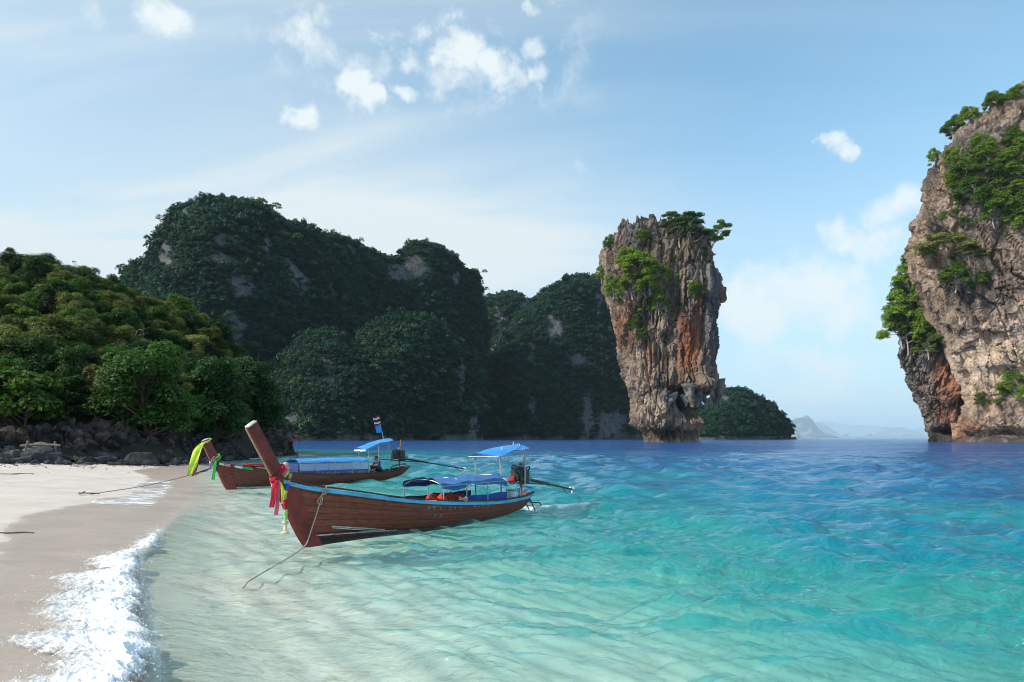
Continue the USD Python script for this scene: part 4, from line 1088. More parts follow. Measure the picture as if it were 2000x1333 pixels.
for (kind, row, col), got in cells.items():
    for i, (_, _, _, u, p) in enumerate(sorted(got, key=lambda a: a[3])):
        s = trng.uniform(.50, .88)
        nat = K[kind]
        lb = f"{WORDS[kind]} {row} of the slope {col}" if len(got) == 1 else f"{WORDS[kind]} {row}, {col}, {NTH[i] if i < 12 else str(i + 1) + 'th'} of {len(got)}"
        copy_of(nat[trng.integers(len(nat))], "tree", lb, "tree", p - [0, 0, .9], trng.uniform(0, 6.28), f"{kind} trees of the left slope", (s * 1.1, s * 1.1, s * trng.uniform(.8, 1.1)), trng.normal(0, .08))

# ------------------------------------------------------------------ boulders and broken rock along the foot of the slope


def boulder_mesh(seed, n=3, flat=.7, cuts=9):
    rng = np.random.default_rng(seed)
    m = trimesh.creation.icosphere(n, 1.0)
    v = np.array(m.vertices)
    for _ in range(cuts):
        d = rng.normal(0, 1, 3); d /= np.linalg.norm(d)
        h = rng.uniform(.45, .8)
        t = v @ d
        v = v - d[None] * np.maximum(t - h, 0)[:, None] * .95
    v = v * rng.uniform(.8, 1.25, 3) * [1, 1, flat]
    v = v + v * ((meshkit.fbm(v * 2.6 + seed, 4, seed) - .5) * .34)[:, None]
    return v, np.array(m.faces)


BK = []
for i in range(7):
    root = proto(f"boulder_kind_{('one', 'two', 'three', 'four', 'five', 'six', 'seven')[i]}")
    v, f = boulder_mesh(600 + i, 3 if i < 6 else 4, .62 + .05 * i)
    obj("rock", (v, f), ROCK_NEAR, root, smooth=False, attrs={"stone": (COLOR, np.array([(.05, .05, .056), (.065, .065, .072), (.04, .036, .036), (.095, .088, .088), (.06, .052, .048), (.036, .033, .036), (.20, .18, .16)])[i][None] * (0.6 + .8 * meshkit.fbm(v * 3, 3, i))[:, None])})
    BK.append(root.GetPath())
brng = np.random.default_rng(88)


def foot_point(u, back=0.0):
    t = np.array([a[0] for a in lfoot], float)
    y = np.interp(u, t, [a[1] for a in lfoot]) + back
    x = (u - CX) / F * y
    return np.array([x, y, max(float(ground_z(x, y)), -.3)])


for (u, back, size, kind, lb) in ((70, 1.2, 1.15, 6, "large pale block of rock under the yellow-green tree"), (283, -1.8, 1.25, 4, "big brownish boulder half sunk in the sand edge"), (200, .8, 1.2, 1, "broad pale-topped boulder in the middle of the rock heap"), (62, -.8, 1.0, 0, "grey boulder at the left end of the rock heap"),
                                  (95, .3, .9, 3, "lighter grey boulder near the left end of the rock heap"), (556, .5, 1.1, 5, "black rock standing in the water at the end of the slope"), (572, -1.5, 1.0, 2, "low black rock farthest out in the water")):
    p = foot_point(u, back)
    copy_of(BK[kind], "boulder", lb, "rock", p + [0, 0, size * .22], brng.uniform(0, 6), None, size)
heap = []
for k in range(190):
    u = brng.uniform(-30, 545)
    back = brng.uniform(-3.4, 2.4) * (1.0 if u < 330 else .8)
    p = foot_point(u, back)
    s = brng.uniform(.25, .70) * (.7 if back < -2 else 1)
    p[2] += max(0, back + 1.5) * .16
    heap.append((u, back, s, brng.integers(6), p))
TONE = ("dark grey", "mid grey", "brownish black", "pale grey", "brown grey", "black")
spots = {}
for h_ in heap:
    u, back, s, kd, p = h_
    row = "on the sand" if back < -1.8 else "in front" if back < 0 else "at the back"
    col = "at the left edge" if u < 60 else "below the yellow-green tree" if u < 150 else "before the rock bank" if u < 240 else "below the big green tree" if u < 340 else "behind the far boat's bow" if u < 460 else "by the tall bow post"
    spots.setdefault((TONE[kd], "small" if s < .5 else "large", row, col), []).append(h_)
for (tone, big, row, col), got in spots.items():
    for i, (u, back, s, kd, p) in enumerate(sorted(got, key=lambda a: a[0])):
        lb = f"{big} {tone} boulder {row} {col}" + (f", {NTH[i] if i < 12 else 'last'} of {len(got)}" if len(got) > 1 else "")
        copy_of(BK[kd], "boulder", lb, "rock", p + [0, 0, s * .12], brng.uniform(0, 6), "boulders along the foot of the wooded slope", s, brng.normal(0, .25))


# the broken rock bank behind the boulders, and the undercut point of rock at its right end
bu = np.linspace(-80, 562, 300)
bt = np.linspace(0, 1, 46)
BP = np.empty((300, 46, 3))
for i, u in enumerate(bu):
    p = foot_point(u, 1.4)
    top = 2.2 + 1.1 * math.exp(-((u - 190) / 60) ** 2) + 2.4 * smoothstep(480, 520, u) + .8 * meshkit.noise(np.array([[u / 22, 0, 0]]), 3)[0]
    top *= 1 - .8 * float(smoothstep(545, 562, u))
    out = np.array([p[0], p[1]]) / np.hypot(p[0], p[1])
    BP[i, :, 0] = p[0] + out[0] * (2.8 * bt ** 1.5)
    BP[i, :, 1] = p[1] + out[1] * (2.8 * bt ** 1.5)
    BP[i, :, 2] = p[2] - .6 + (top + .6) * bt
bv, bf = grid(BP)
bn = normals_of(bv, bf)
kq = bv * [1, 1, 1] / 1.1
kq[:, 2] = kq[:, 2] * 1.6 + kq[:, 0] * .5
cpts = np.random.default_rng(3).uniform(kq.min(0) - 1, kq.max(0) + 1, (16000, 3))
co = np.random.default_rng(4).normal(0, 1, 16000)
dd, ix = cKDTree(cpts).query(kq, k=2)
bd = .30 * np.clip(co[ix[:, 0]], -1.6, 1.6) - .3 * (1 - smoothstep(0, .12, dd[:, 1] - dd[:, 0])) + .9 * (meshkit.fbm(bv / 2.2, 4, 5) - .5)
over = smoothstep(470, 520, np.repeat(bu, 46)) * np.tile(np.sin(bt * 2.4) * 1.1, 300)
bv = bv + bn * (bd + over)[:, None]
bc = np.array([.042, .037, .036])[None] * (.5 + meshkit.fbm(bv / .8, 4, 6))[:, None] + smoothstep(.5, .62, meshkit.fbm(bv / 1.5, 3, 8))[:, None] * np.array([.055, .03, .02])
obj("rock_bank", (bv, bf), ROCK_NEAR, smooth=False, attrs={"stone": (COLOR, bc)}, kind="structure", label="dark broken rock bank between the boulders and the trees")
# stumps and driftwood leaning in front of the bank
for (u, back, pts_, lb) in ((45, .2, [(0, 0, -.2), (.12, 0, .5), (.3, .1, 1.5)], "short bare trunk standing among the rocks at the far left"), (108, .3, [(0, 0, -.2), (0, .05, .8), (-.03, 0, 1.55)], "upright grey post of driftwood left of the broken rock bank"), (16, -.6, [(0, 0, -.1), (.25, 0, .4), (.35, 0, .8)], "leaning stub of driftwood at the left edge of the sand"),
                            (75, .1, [(-1.3, 0, 1.15), (0, .1, 1.25), (1.6, 0, 1.2)], "driftwood pole lying level over the boulders at left")):
    p = foot_point(u, back)
    t = thing("driftwood", lb, "driftwood", p)
    obj("branch", tube(spline(pts_, 10), np.linspace(.11, .07, 10) * (1 + .2 * np.sin(np.arange(10))), 8), plain(f"driftwood_{int(u)}", (.16, .125, .10), .9, .4, 4, .02), t, smooth=True)

# ------------------------------------------------------------------ green on the stack and the cliff


def grow(kind, i, v, u, w, px, name, label, group=None, cat="shrub", wide=1.0, tilt=None, sink=.24):
    p = on_rock(v, u, w + px * .40)
    h = px * (1.2 if v is sv else 1.08) / F * p[1]
    nat = {"cliff": 9.5, "cliffolive": 8.5}.get(kind, 16.0 if i == 0 else 14.0)
    s = h / nat
    copy_of(K[kind][i], name, label, cat, p + [0, 1.5, -sink * h], RNG.uniform(0, 6.28) if tilt is None else 0.0, group, (s * wide, s * wide, s), tilt)


for a in (("clifftree", 0, 1352, 440, 62, "tree", "tallest tree on top of the rock stack"), ("clifftree", 1, 1385, 460, 50, "tree", "tree leaning out to the right from the top of the rock stack"), ("clifftree", 0, 1310, 428, 40, "tree", "smaller pale tree left of the tallest on the stack's top"),
          ("clifftree", 0, 1330, 445, 44, "tree", "dark tree between the two on the stack's top"), ("clifftree", 1, 1382, 492, 40, "tree", "yellowish tree low on the stack's upper right edge")):
    grow(a[0], a[1], sv, *a[2:5], a[5], a[6], cat="tree", sink=.2, wide=1.25)
for u, w, px, wd, k, lb in ((1250, 508, 44, 1.3, 0, "wide bright shrub high on the stack's face"), (1225, 500, 30, 1.2, 1, "shrub at the left end of the stack's upper green patch"), (1268, 535, 44, 1.2, 1, "bright shrub in the middle of the stack's green patch"), (1238, 552, 36, 1.3, 0, "yellowish shrub below the stack's green patch"), (1198, 555, 34, 1.0, 1, "shrub near the stack's left edge"),
                            (1288, 580, 34, 1.0, 0, "hanging shrub at the lower right of the stack's green patch"), (1356, 568, 30, 1.2, 1, "small shrub alone on the stack's right half"), (1245, 600, 22, 1.3, 0, "flat shrub below the green patch of the stack"), (1242, 632, 22, 1.0, 0, "upper of two small shrubs half way down the stack"), (1255, 650, 20, 1.0, 1, "lower of two small shrubs half way down the stack"),
                            (1188, 472, 24, .9, 0, "small shrub at the stack's upper left corner"), (1172, 530, 24, .9, 1, "small tuft sticking out of the stack's left edge"), (1258, 462, 26, 1.3, 1, "yellowish shrub between the rock teeth of the stack's top"), (1318, 500, 18, .9, 0, "tiny shrub under the trees of the stack's top"), (1322, 545, 22, .8, 1, "slim shrub on the stack's middle rib"), (1300, 525, 24, .8, 0, "shrub right of the stack's green patch"), (1210, 585, 18, .9, 1, "tuft low at the stack's left edge")):
    grow("cliff", k, sv, u, w, px, "shrub", lb, wide=wd)
ccl = "bright shrub in the big green patch high on the cliff"
LBL = iter(('right of its upper middle', 'upper middle', 'upper left', 'centre', 'left of centre', 'lower right', 'lower middle', 'left end', 'top right', 'top', 'right middle at the picture edge', 'top left corner', 'lowest', 'lower, beyond the picture edge', 'upper, beyond the picture edge'))
for n_, (u, w, px, wd) in enumerate(((1985, 300, 60, 1.2), (1935, 310, 60, 1.2), (1890, 325, 56, 1.1), (1960, 350, 62, 1.3), (1905, 370, 56, 1.2), (1990, 385, 60, 1.2), (1940, 400, 50, 1.3), (1870, 350, 40, 1.1), (1975, 270, 46, 1.1), (1920, 275, 44, 1.1), (2010, 335, 60, 1.2), (1860, 300, 34, 1.1), (1985, 425, 40, 1.2), (2040, 390, 60, 1.3), (2045, 300, 60, 1.3))):
    ccl = f"bright shrub of the big green patch on the cliff, {next(LBL)}"
    grow("cliff", n_ % 2, cv, u, w, px, "shrub", ccl, "shrubs of the big green patch on the cliff", wide=wd)
for u, w, px, wd, kd, k, lb in ((1850, 240, 34, 1.2, "cliff", 0, "shrub on the cliff's upper left edge below the summit"), (1895, 222, 30, 1.2, "cliff", 1, "shrub near the cliff's summit ridge"), (1945, 190, 34, 1.2, "cliff", 0, "shrub at the summit of the cliff"), (1985, 178, 30, 1.2, "cliff", 1, "rightmost shrub at the cliff's summit"), (1820, 300, 26, 1.0, "cliff", 0, "tuft on the cliff's left edge"),
                                (1850, 475, 46, 1.7, "cliffolive", 0, "flat olive tree spreading across the middle of the cliff"), (1895, 492, 30, 1.5, "cliffolive", 0, "reddish olive bush right of the flat olive tree"), (1868, 530, 44, 1.3, "cliff", 0, "left bright green tree below the flat olive tree"), (1925, 530, 40, 1.4, "cliff", 1, "right bright green tree below the flat olive tree"),
                                (1985, 752, 52, 1.2, "cliff", 0, "olive green bush low on the cliff at the right edge"), (1918, 775, 26, 1.0, "cliff", 1, "small pale bush low on the cliff"), (1885, 425, 22, 1.0, "cliff", 0, "small tuft under the big green patch of the cliff"), (1845, 415, 16, 1.0, "cliff", 1, "tiny tuft on the cliff's grey upper face")):
    grow(kd, k, cv, u, w, px, "shrub", lb, wide=wd)
for n_, (u, w, px, wd) in enumerate(((1785, 525, 56, 1.1), (1765, 560, 56, 1.1), (1795, 575, 60, 1.1), (1750, 600, 56, 1.1), (1782, 620, 60, 1.2), (1754, 636, 56, 1.5), (1765, 655, 50, 1.2), (1810, 640, 56, 1.2), (1805, 670, 46, 1.1), (1750, 652, 44, 1.6), (1820, 600, 46, 1.0), (1775, 505, 40, 1.0))):
    p = on_rock(lv, max(u, 1762), w + px * .4)
    h = px / F * p[1]
    c_ = at(u, w + px * .4, p[1])
    copy_of(K["cliff" if n_ % 3 else "clifftree"][0], "tree", f"green tree of the hanging wood on the cliff's left shoulder, {('topmost but one', 'upper left', 'upper right', 'middle left', 'middle', 'low left', 'low middle', 'low right', 'lowest right', 'leftmost', 'rightmost', 'topmost')[n_]}", "tree", c_ - [0, 4, .1 * h], RNG.uniform(0, 6), "trees of the hanging wood on the cliff's left shoulder", h / (9.5 if n_ % 3 else 14.0) * wd)

# leaf litter, twigs and pebbles washed up at the top of the beach
lrng = np.random.default_rng(95)
bits = []
for _ in range(420):
    u = lrng.uniform(-30, 330)
    b_ = lrng.exponential(1.6) + 1.6
    q_ = foot_point(u, -b_)
    if wetness(np.array([q_[0]]), np.array([q_[1]]))[0] > .3:
        continue
    q_ = np.array([q_[0], q_[1], float(ground_z(q_[0], q_[1]))])
    if lrng.random() < .5:
        a_ = lrng.uniform(0, 6.28); l_ = lrng.uniform(.06, .28)
        d_ = np.array([math.cos(a_), math.sin(a_), .05]) * l_
        bits.append(tube([q_ - d_ + [0, 0, .02], q_ + [0, 0, .035], q_ + d_ + [0, 0, .015]], lrng.uniform(.008, .018), 4))
    else:
        bits.append(ball(q_ + [0, 0, .015], lrng.uniform(.025, .07), 1, (1, .8, .5)))
obj("beach_litter", cat_(*bits), plain("litter", (.12, .09, .065), .9, .5, 3), kind="stuff", label="scattered twigs and pebbles on the upper beach", cat="litter")
# ------------------------------------------------------------------ long-tail boats
def wood(name, c, worn, grain=(0.6, 10, 10), rough=.62, wear=.55, spec=.3):
    """Painted or oiled boat timber: streaks along the plank, scuffs where the coat has gone."""
    n = {"tc": ("texture_coordinate", {}), "o": ("object_info", {}), "mp": ("mapping", {"scale": grain}), "n": ("noise_texture", {"scale": 2.2, "detail": 7, "roughness": .65, "distortion": .4}),
         "r": ("rgb_ramp", {"ramp": [(.25, [x * .45 for x in c]), (.5, c), (.8, [x * 1.55 for x in c])]}), "mw": ("mapping", {"scale": (1, 2.6, 2.6)}), "w": ("noise_texture", {"scale": 2.6, "detail": 9, "roughness": .74}),
         "wr": ("map_range", {"from_min": wear + .06, "from_max": wear + .14, "to_min": 0, "to_max": .75, "clamp": True}), "m": ("mix_color", {"b": worn}), "b": ("bump", {"distance": .006, "strength": 1}), "p": ("principled_bsdf", {"roughness": rough, "specular_ior_level": spec})}
    L = [("tc.object", "mp.vector"), ("mp.vector", "n.vector"), ("n.fac", "r.fac"), ("tc.object", "mw.vector"), ("mw.vector", "w.vector"), ("w.fac", "wr.value"), ("wr.result", "m.fac"), ("r.color", "m.a"), ("m.result", "p.base_color"), ("n.fac", "b.height"), ("b.normal", "p.normal")]
    return M(name, n, L)


def cloth(name, c, rough=.75, trans=.25, var=.12):
    n = {"tc": ("texture_coordinate", {}), "n": ("noise_texture", {"scale": 5, "detail": 5}), "r": ("rgb_ramp", {"ramp": [(.3, [x * (1 - var) for x in c]), (.7, [min(.95, x * (1 + var)) for x in c])]}),
         "p": ("principled_bsdf", {"roughness": rough, "specular_ior_level": .3, "sheen_weight": .1}), "t": ("translucent_bsdf", {}), "m": ("mix_closure", {"fac": trans})}
    return M(name, n, [("tc.object", "n.vector"), ("n.fac", "r.fac"), ("r.color", "p.base_color"), ("r.color", "t.color"), ("p.BSDF", "m.closure1"), ("t.BSDF", "m.closure2")], surface="m.closure")


W_BROWN = wood("brown_timber", (.175, .046, .028), (.34, .21, .14), wear=.62)
W_BROWN2 = wood("brown_timber_two", (.14, .038, .024), (.28, .18, .12), wear=.60)
W_BROWN3 = wood("brown_timber_three", (.21, .054, .032), (.34, .22, .15), wear=.61)
W_RED = wood("red_brown_paint", (.165, .028, .022), (.36, .27, .24), grain=(1.5, 3, 1), wear=.64, rough=.5)
W_KEEL = wood("dark_red_paint", (.10, .014, .014), (.025, .02, .018), wear=.50, rough=.5)
W_BLACK = wood("black_bottom", (.022, .018, .017), (.10, .085, .03), wear=.62)
W_BLUE = wood("light_blue_paint", (.10, .36, .56), (.30, .38, .40), grain=(.6, 4, 4), wear=.62)
W_WHITE = wood("worn_white_paint", (.48, .46, .42), (.16, .08, .05), grain=(3, 6, 6), wear=.48)
W_DARK = wood("dark_rail", (.055, .035, .026), (.16, .12, .09), wear=.6)
W_FLOOR = wood("boat_floor", (.10, .075, .055), (.2, .16, .13), wear=.55)
W_OLD = wood("old_dark_timber", (.075, .035, .025), (.18, .12, .09), wear=.6)
W_OLD2 = wood("old_red_timber", (.125, .042, .028), (.22, .14, .10), wear=.6)
C_BLUE = cloth("blue_tarpaulin", (.03, .16, .42), .6, .22)
C_NAVY = cloth("navy_tarpaulin", (.030, .055, .20), .6, .15)
C_LIGHT = cloth("bright_blue_tarpaulin", (.03, .30, .72), .5, .22)
C_RED = cloth("red_cloth", (.48, .012, .035)); C_PINK = cloth("pink_cloth", (.72, .13, .17)); C_LIME = cloth("lime_cloth", (.62, .78, .07)); C_MAG = cloth("magenta_cloth", (.42, .03, .16)); C_GREEN = cloth("green_cloth", (.03, .52, .10))
C_WHITE = cloth("white_cloth", (.78, .77, .76)); C_DKBLUE = cloth("dark_blue_cloth", (.03, .035, .15)); C_ORANGE = cloth("orange_cloth", (.72, .07, .015)); C_GOLD = cloth("golden_flowers", (.66, .42, .10)); C_CREAM = cloth("cream_flowers", (.78, .72, .58)); C_SKY = cloth("sky_blue_cloth", (.05, .32, .70)); C_BEADBLUE = cloth("blue_flowers", (.02, .14, .55))
STEEL = plain("galvanised_tube", (.36, .35, .34), .45, .25, 6, 0, spec=.5, metal=.5)
ENGINE = plain("oily_black_metal", (.016, .016, .018), .45, .5, 14, .004, spec=.5)
ENGINE_RED = plain("red_tank", (.30, .03, .02), .5, .3, 8)
ENGINE_BLUE = plain("blue_filter", (.02, .10, .50), .4, .1, 8)
GREYMETAL = plain("grey_metal", (.20, .20, .22), .5, .3, 10, .003, metal=.4)
PLASTIC = plain("grey_white_plastic", (.55, .56, .60), .45, .1, 3)
ROPE = plain("rope_fibre", (.40, .33, .26), .95, .3, 30, .004)
DARKROPE = plain("dark_rope_fibre", (.13, .11, .10), .95, .3, 30)
FILM = M("clear_film", {"t": ("transparent_bsdf", {"color": (.78, .80, .90)}), "d": ("principled_bsdf", {"base_color": (.34, .36, .46), "roughness": .2}), "m": ("mix_closure", {"fac": .45})}, [("t.BSDF", "m.closure1"), ("d.BSDF", "m.closure2")], surface="m.closure")
SKIN = plain("brown_skin", (.30, .16, .10), .6, .1, 8)
BLACKHAIR = plain("black_hair", (.012, .010, .010), .6, .2, 20)


class Hull:
    """The shape of a long-tail hull: s runs from stem to stern, k from keel to gunwale, side is -1 or 1 (1 = the side the beach sees)."""

    def __init__(self, L, rake, bow_z, sheer, keel, beam, bow_end, stern_rake):
        self.L, self.rake, self.bow_end, self.stern_rake = L, rake, bow_end, stern_rake
        self.sheer, self.keel, self.beam = PchipInterpolator(*sheer), PchipInterpolator(*keel), PchipInterpolator(*beam)

    def p(self, s, k, side=1, off=0.0):
        s, k = np.broadcast_arrays(np.asarray(s, float), np.asarray(k, float))
        x = -self.rake * k ** .9 * (1 - s) ** 1.0 + (self.L + self.stern_rake * k) * s
        zk, zs = self.keel(s), self.sheer(s)
        z = zk + (zs - zk) * k ** 1.12
        full = smoothstep(0, .42, s) * (1 - .35 * smoothstep(.8, 1, s))
        shape = (1 - full) * k ** .95 + full * (1 - (1 - k) ** 2.3) ** .8
        y = (self.beam(s) * shape + .055 + off) * side
        return np.stack([x, y, z], -1)


def strake(h, s0, s1, k0, k1, side, ns=46, off=0.0, thick=.022, groove=.018):
    """One plank of the hull's side, a closed strip whose long edges are eased back to leave a joint."""
    s = np.linspace(s0, s1, ns)
    e = min(.22, .010 / max(1e-3, (k1 - k0) * 1.0))
    ks = [k0, k0 + (k1 - k0) * e, (k0 + k1) / 2, k1 - (k1 - k0) * e, k1]
    of = [-groove * .55, .0, .002, .0, -groove * .55]
    rows = [h.p(s, k, side, o + off) for k, o in zip(ks, of)]
    rows += [h.p(s, k1, side, off - thick - .012), h.p(s, k0, side, off - thick - .012)]
    P = np.stack(rows, 0)
    v, f = grid(P, wrap=True, flip=side < 0)
    return v, f


def rail(h, k, side, s0, s1, w, t, dz=0.0, off=0.0, n=60):
    s = np.linspace(s0, s1, n)
    c = h.p(s, np.full(n, k), side, off)
    y = np.zeros((n, 3)); y[:, 1] = side
    z = np.array([0, 0, 1.0])
    ring = np.stack([c + y * w / 2 + z * (dz - t / 2), c + y * w / 2 + z * (dz + t / 2), c - y * w / 2 + z * (dz + t / 2), c - y * w / 2 + z * (dz - t / 2)], 0)
    v, f = grid(ring, wrap=True, flip=side > 0)
    ends = [(0, n, 2 * n), (0, 2 * n, 3 * n), (n - 1, 2 * n + n - 1, n + n - 1), (n - 1, 3 * n + n - 1, 2 * n + n - 1)]
    return v, np.vstack([f, ends])


def build_hull(t, h, n_strakes, mats, bottom_mats, post_pts, post_w, post_t, stem_mat, stripe_mat, cap_mat, stripe=True, white_line=True):
    edges = np.linspace(0, 1, n_strakes + 1) ** .92
    for side in (1, -1):
        for j in range(n_strakes):
            mt = bottom_mats[j] if j < len(bottom_mats) else mats[(j * 2 + (side > 0)) % len(mats)]
            obj("plank", strake(h, .012, 1.0, edges[j], edges[j + 1] * (.965 if j == n_strakes - 1 and stripe else 1), side), mt, t, smooth=40)
    # inside lining, floor, stern board
    s = np.linspace(.03, .995, 50); k = np.linspace(.04, .97, 9)
    S, Kk = np.meshgrid(s, k, indexing="ij")
    obj("lining", cat_(grid(h.p(S, Kk, 1, -.05)), grid(h.p(S, Kk, -1, -.05))), W_FLOOR, t, smooth=True)
    fl = np.linspace(.12, .985, 40)
    kf = .42
    a, b = h.p(fl, np.full(40, kf), 1, -.06), h.p(fl, np.full(40, kf), -1, -.06)
    zf = np.minimum(a[:, 2], .22)
    a[:, 2] = b[:, 2] = zf
    obj("floor_boards", grid(np.stack([b, a], 1), flip=True), W_FLOOR, t)
    ke = np.linspace(.0, 1, 12)
    A, B = h.p(np.ones(12), ke, 1, .0), h.p(np.ones(12), ke, -1, .0)
    v, f = grid(np.stack([np.stack([A, B], 1), np.stack([A, B], 1) - [.05, 0, 0]], 0).reshape(2, 12, 2, 3).transpose(1, 0, 2, 3).reshape(12, 4, 3)[:, [0, 1, 3, 2]])
    obj("transom", (v, f), mats[0], t)
    # stem: the broad board that meets the planks at the bow, carried up as the tall post
    ks = np.linspace(.0, 1.0, 26)
    rows = []
    for (sv_, of) in ((.048, .006), (.047, .026), (.012, .030), (.0, .026)):
        rows.append(h.p(np.full(26, sv_), ks, 1, of))
    nose = h.p(np.zeros(26), ks, 1, 0); nose[:, 1] = 0; nose[:, 0] -= .075
    rows.append(nose)
    for (sv_, of) in ((.0, .026), (.012, .030), (.047, .026), (.048, .006)):
        rows.append(h.p(np.full(26, sv_), ks, -1, of))
    obj("stem", grid(np.stack(rows, 0), flip=True), stem_mat, t)
    pp = spline(post_pts, 24)
    tg = np.gradient(pp, axis=0); tg /= np.linalg.norm(tg, axis=1, keepdims=True)
    fw = np.stack([-tg[:, 2], 0 * tg[:, 0], tg[:, 0]], 1)           # towards the bow, square to the post
    fw *= np.sign(-fw[:, :1])
    yy = np.array([0, 1.0, 0])
    w = np.interp(np.linspace(0, 1, 24), *post_w)[:, None]
    ring = [pp + fw * w * .56, pp + fw * w * .40 + yy * post_t * .5, pp + fw * w * .36 + yy * post_t * .44, pp + fw * w * .33 + yy * post_t * .52, pp - fw * w * .44 + yy * post_t * .52, pp - fw * w * .5 + yy * post_t * .36,
            pp - fw * w * .5 - yy * post_t * .36, pp - fw * w * .44 - yy * post_t * .52, pp + fw * w * .33 - yy * post_t * .52, pp + fw * w * .36 - yy * post_t * .44, pp + fw * w * .40 - yy * post_t * .5]
    R = np.stack(ring, 0)
    v, f = grid(R, wrap=True, flip=False)
    post = obj("bow_post", (v, f), stem_mat, t)
    top = R[:, -1] + tg[-1] * .004
    cap_c = top.mean(0) + tg[-1] * .05
    lid_v = np.vstack([top, top + tg[-1] * .02, cap_c[None]])
    nR = len(top)
    lid_f = []
    for i in range(nR):
        j = (i + 1) % nR
        lid_f += [(i, j, nR + j), (i, nR + j, nR + i), (nR + i, nR + j, 2 * nR)]
    obj("cap", (lid_v, np.array(lid_f)), W_WHITE, post, label="bare weathered wood on the post's slanting top")
    edge = R[0] * .5 + R[1] * .5
    obj("edge_strip", tube(R[0] + fw * .004, .022, 5), wood(f"bare_edge_{len(COUNT)}", (.40, .24, .17), (.2, .08, .06), wear=.6), post)  # pale strip puts the sunlight on the front edge into the post's colour
    if stripe:
        for side in (1, -1):
            obj("gunwale_stripe", rail(h, .985, side, .015, .995, .035, .085 if white_line else .05, dz=-.035, off=.018), stripe_mat, t)
    for side in (1, -1):
        obj("cap_rail", rail(h, 1.0, side, .0, 1.0, .085, .035, dz=.024, off=-.006), cap_mat, t)
        obj("inner_rail", rail(h, .90, side, .04, .98, .03, .06, off=-.085), cap_mat, t)
    for sb in np.linspace(.12, .94, 13):
        for side in (1, -1):
            kk = np.linspace(.42, .95, 7)
            obj("rib", tube(h.p(np.full(7, sb), kk, side, -.075), .022, 4), W_FLOOR, t)
    return R


def awning(t, h, x0, x1, half, ze, crown, mat, under, seed, sag=.03, posts=4, post_z=.5, valance=.10, name="awning"):
    """A tarpaulin stretched over hoops: arched, sagging between them, hanging a little at the sides."""
    u = np.linspace(0, 1, 44); w = np.linspace(-1, 1, 25)
    U, Wd = np.meshgrid(u, w, indexing="ij")
    x = x0 + (x1 - x0) * U
    hoop = np.abs(np.sin(U * np.pi * (posts - 1)))
    pts = np.stack([x, half * Wd * (1 + .02 * np.sin(U * 20 + seed)), ze + crown * (1 - np.abs(Wd) ** 2.2) - sag * hoop * (1 - Wd ** 2)], -1)
    fb = meshkit.fbm(np.stack([U * 5, Wd * 2, 0 * U + seed], -1), 4, seed) - .5
    pts[..., 2] += .17 * fb
    va = np.abs(Wd) > .93
    pts[..., 2] -= va * valance * (.5 + meshkit.noise(np.stack([U * 7, Wd, 0 * U], -1), seed + 1))
    top = grid(pts, flip=True)
    low = pts.copy(); low[..., 2] -= .012
    a = obj(name, cat_(top, grid(low)), mat, t, smooth=True)
    for i in range(posts):
        xi = x0 + .06 + (x1 - x0 - .12) * i / (posts - 1)
        wv = np.linspace(-1, 1, 17)
        hp = np.stack([np.full(17, xi), half * .99 * wv, ze + crown * (1 - np.abs(wv) ** 2.2) - .035], 1)
        obj("awning_hoop", tube(hp, .014, 6), STEEL, t)
        for side in (1, -1):
            obj("awning_post", tube([[xi, half * .98 * side, post_z], [xi + .01, half * .985 * side, ze - .02]], .017, 7), STEEL, t)
    for side in (1, -1):
        obj("awning_rail", tube([[x0, half * .985 * side, ze - .03], [x1, half * .985 * side, ze - .03]], .013, 6), STEEL, t)
    return a


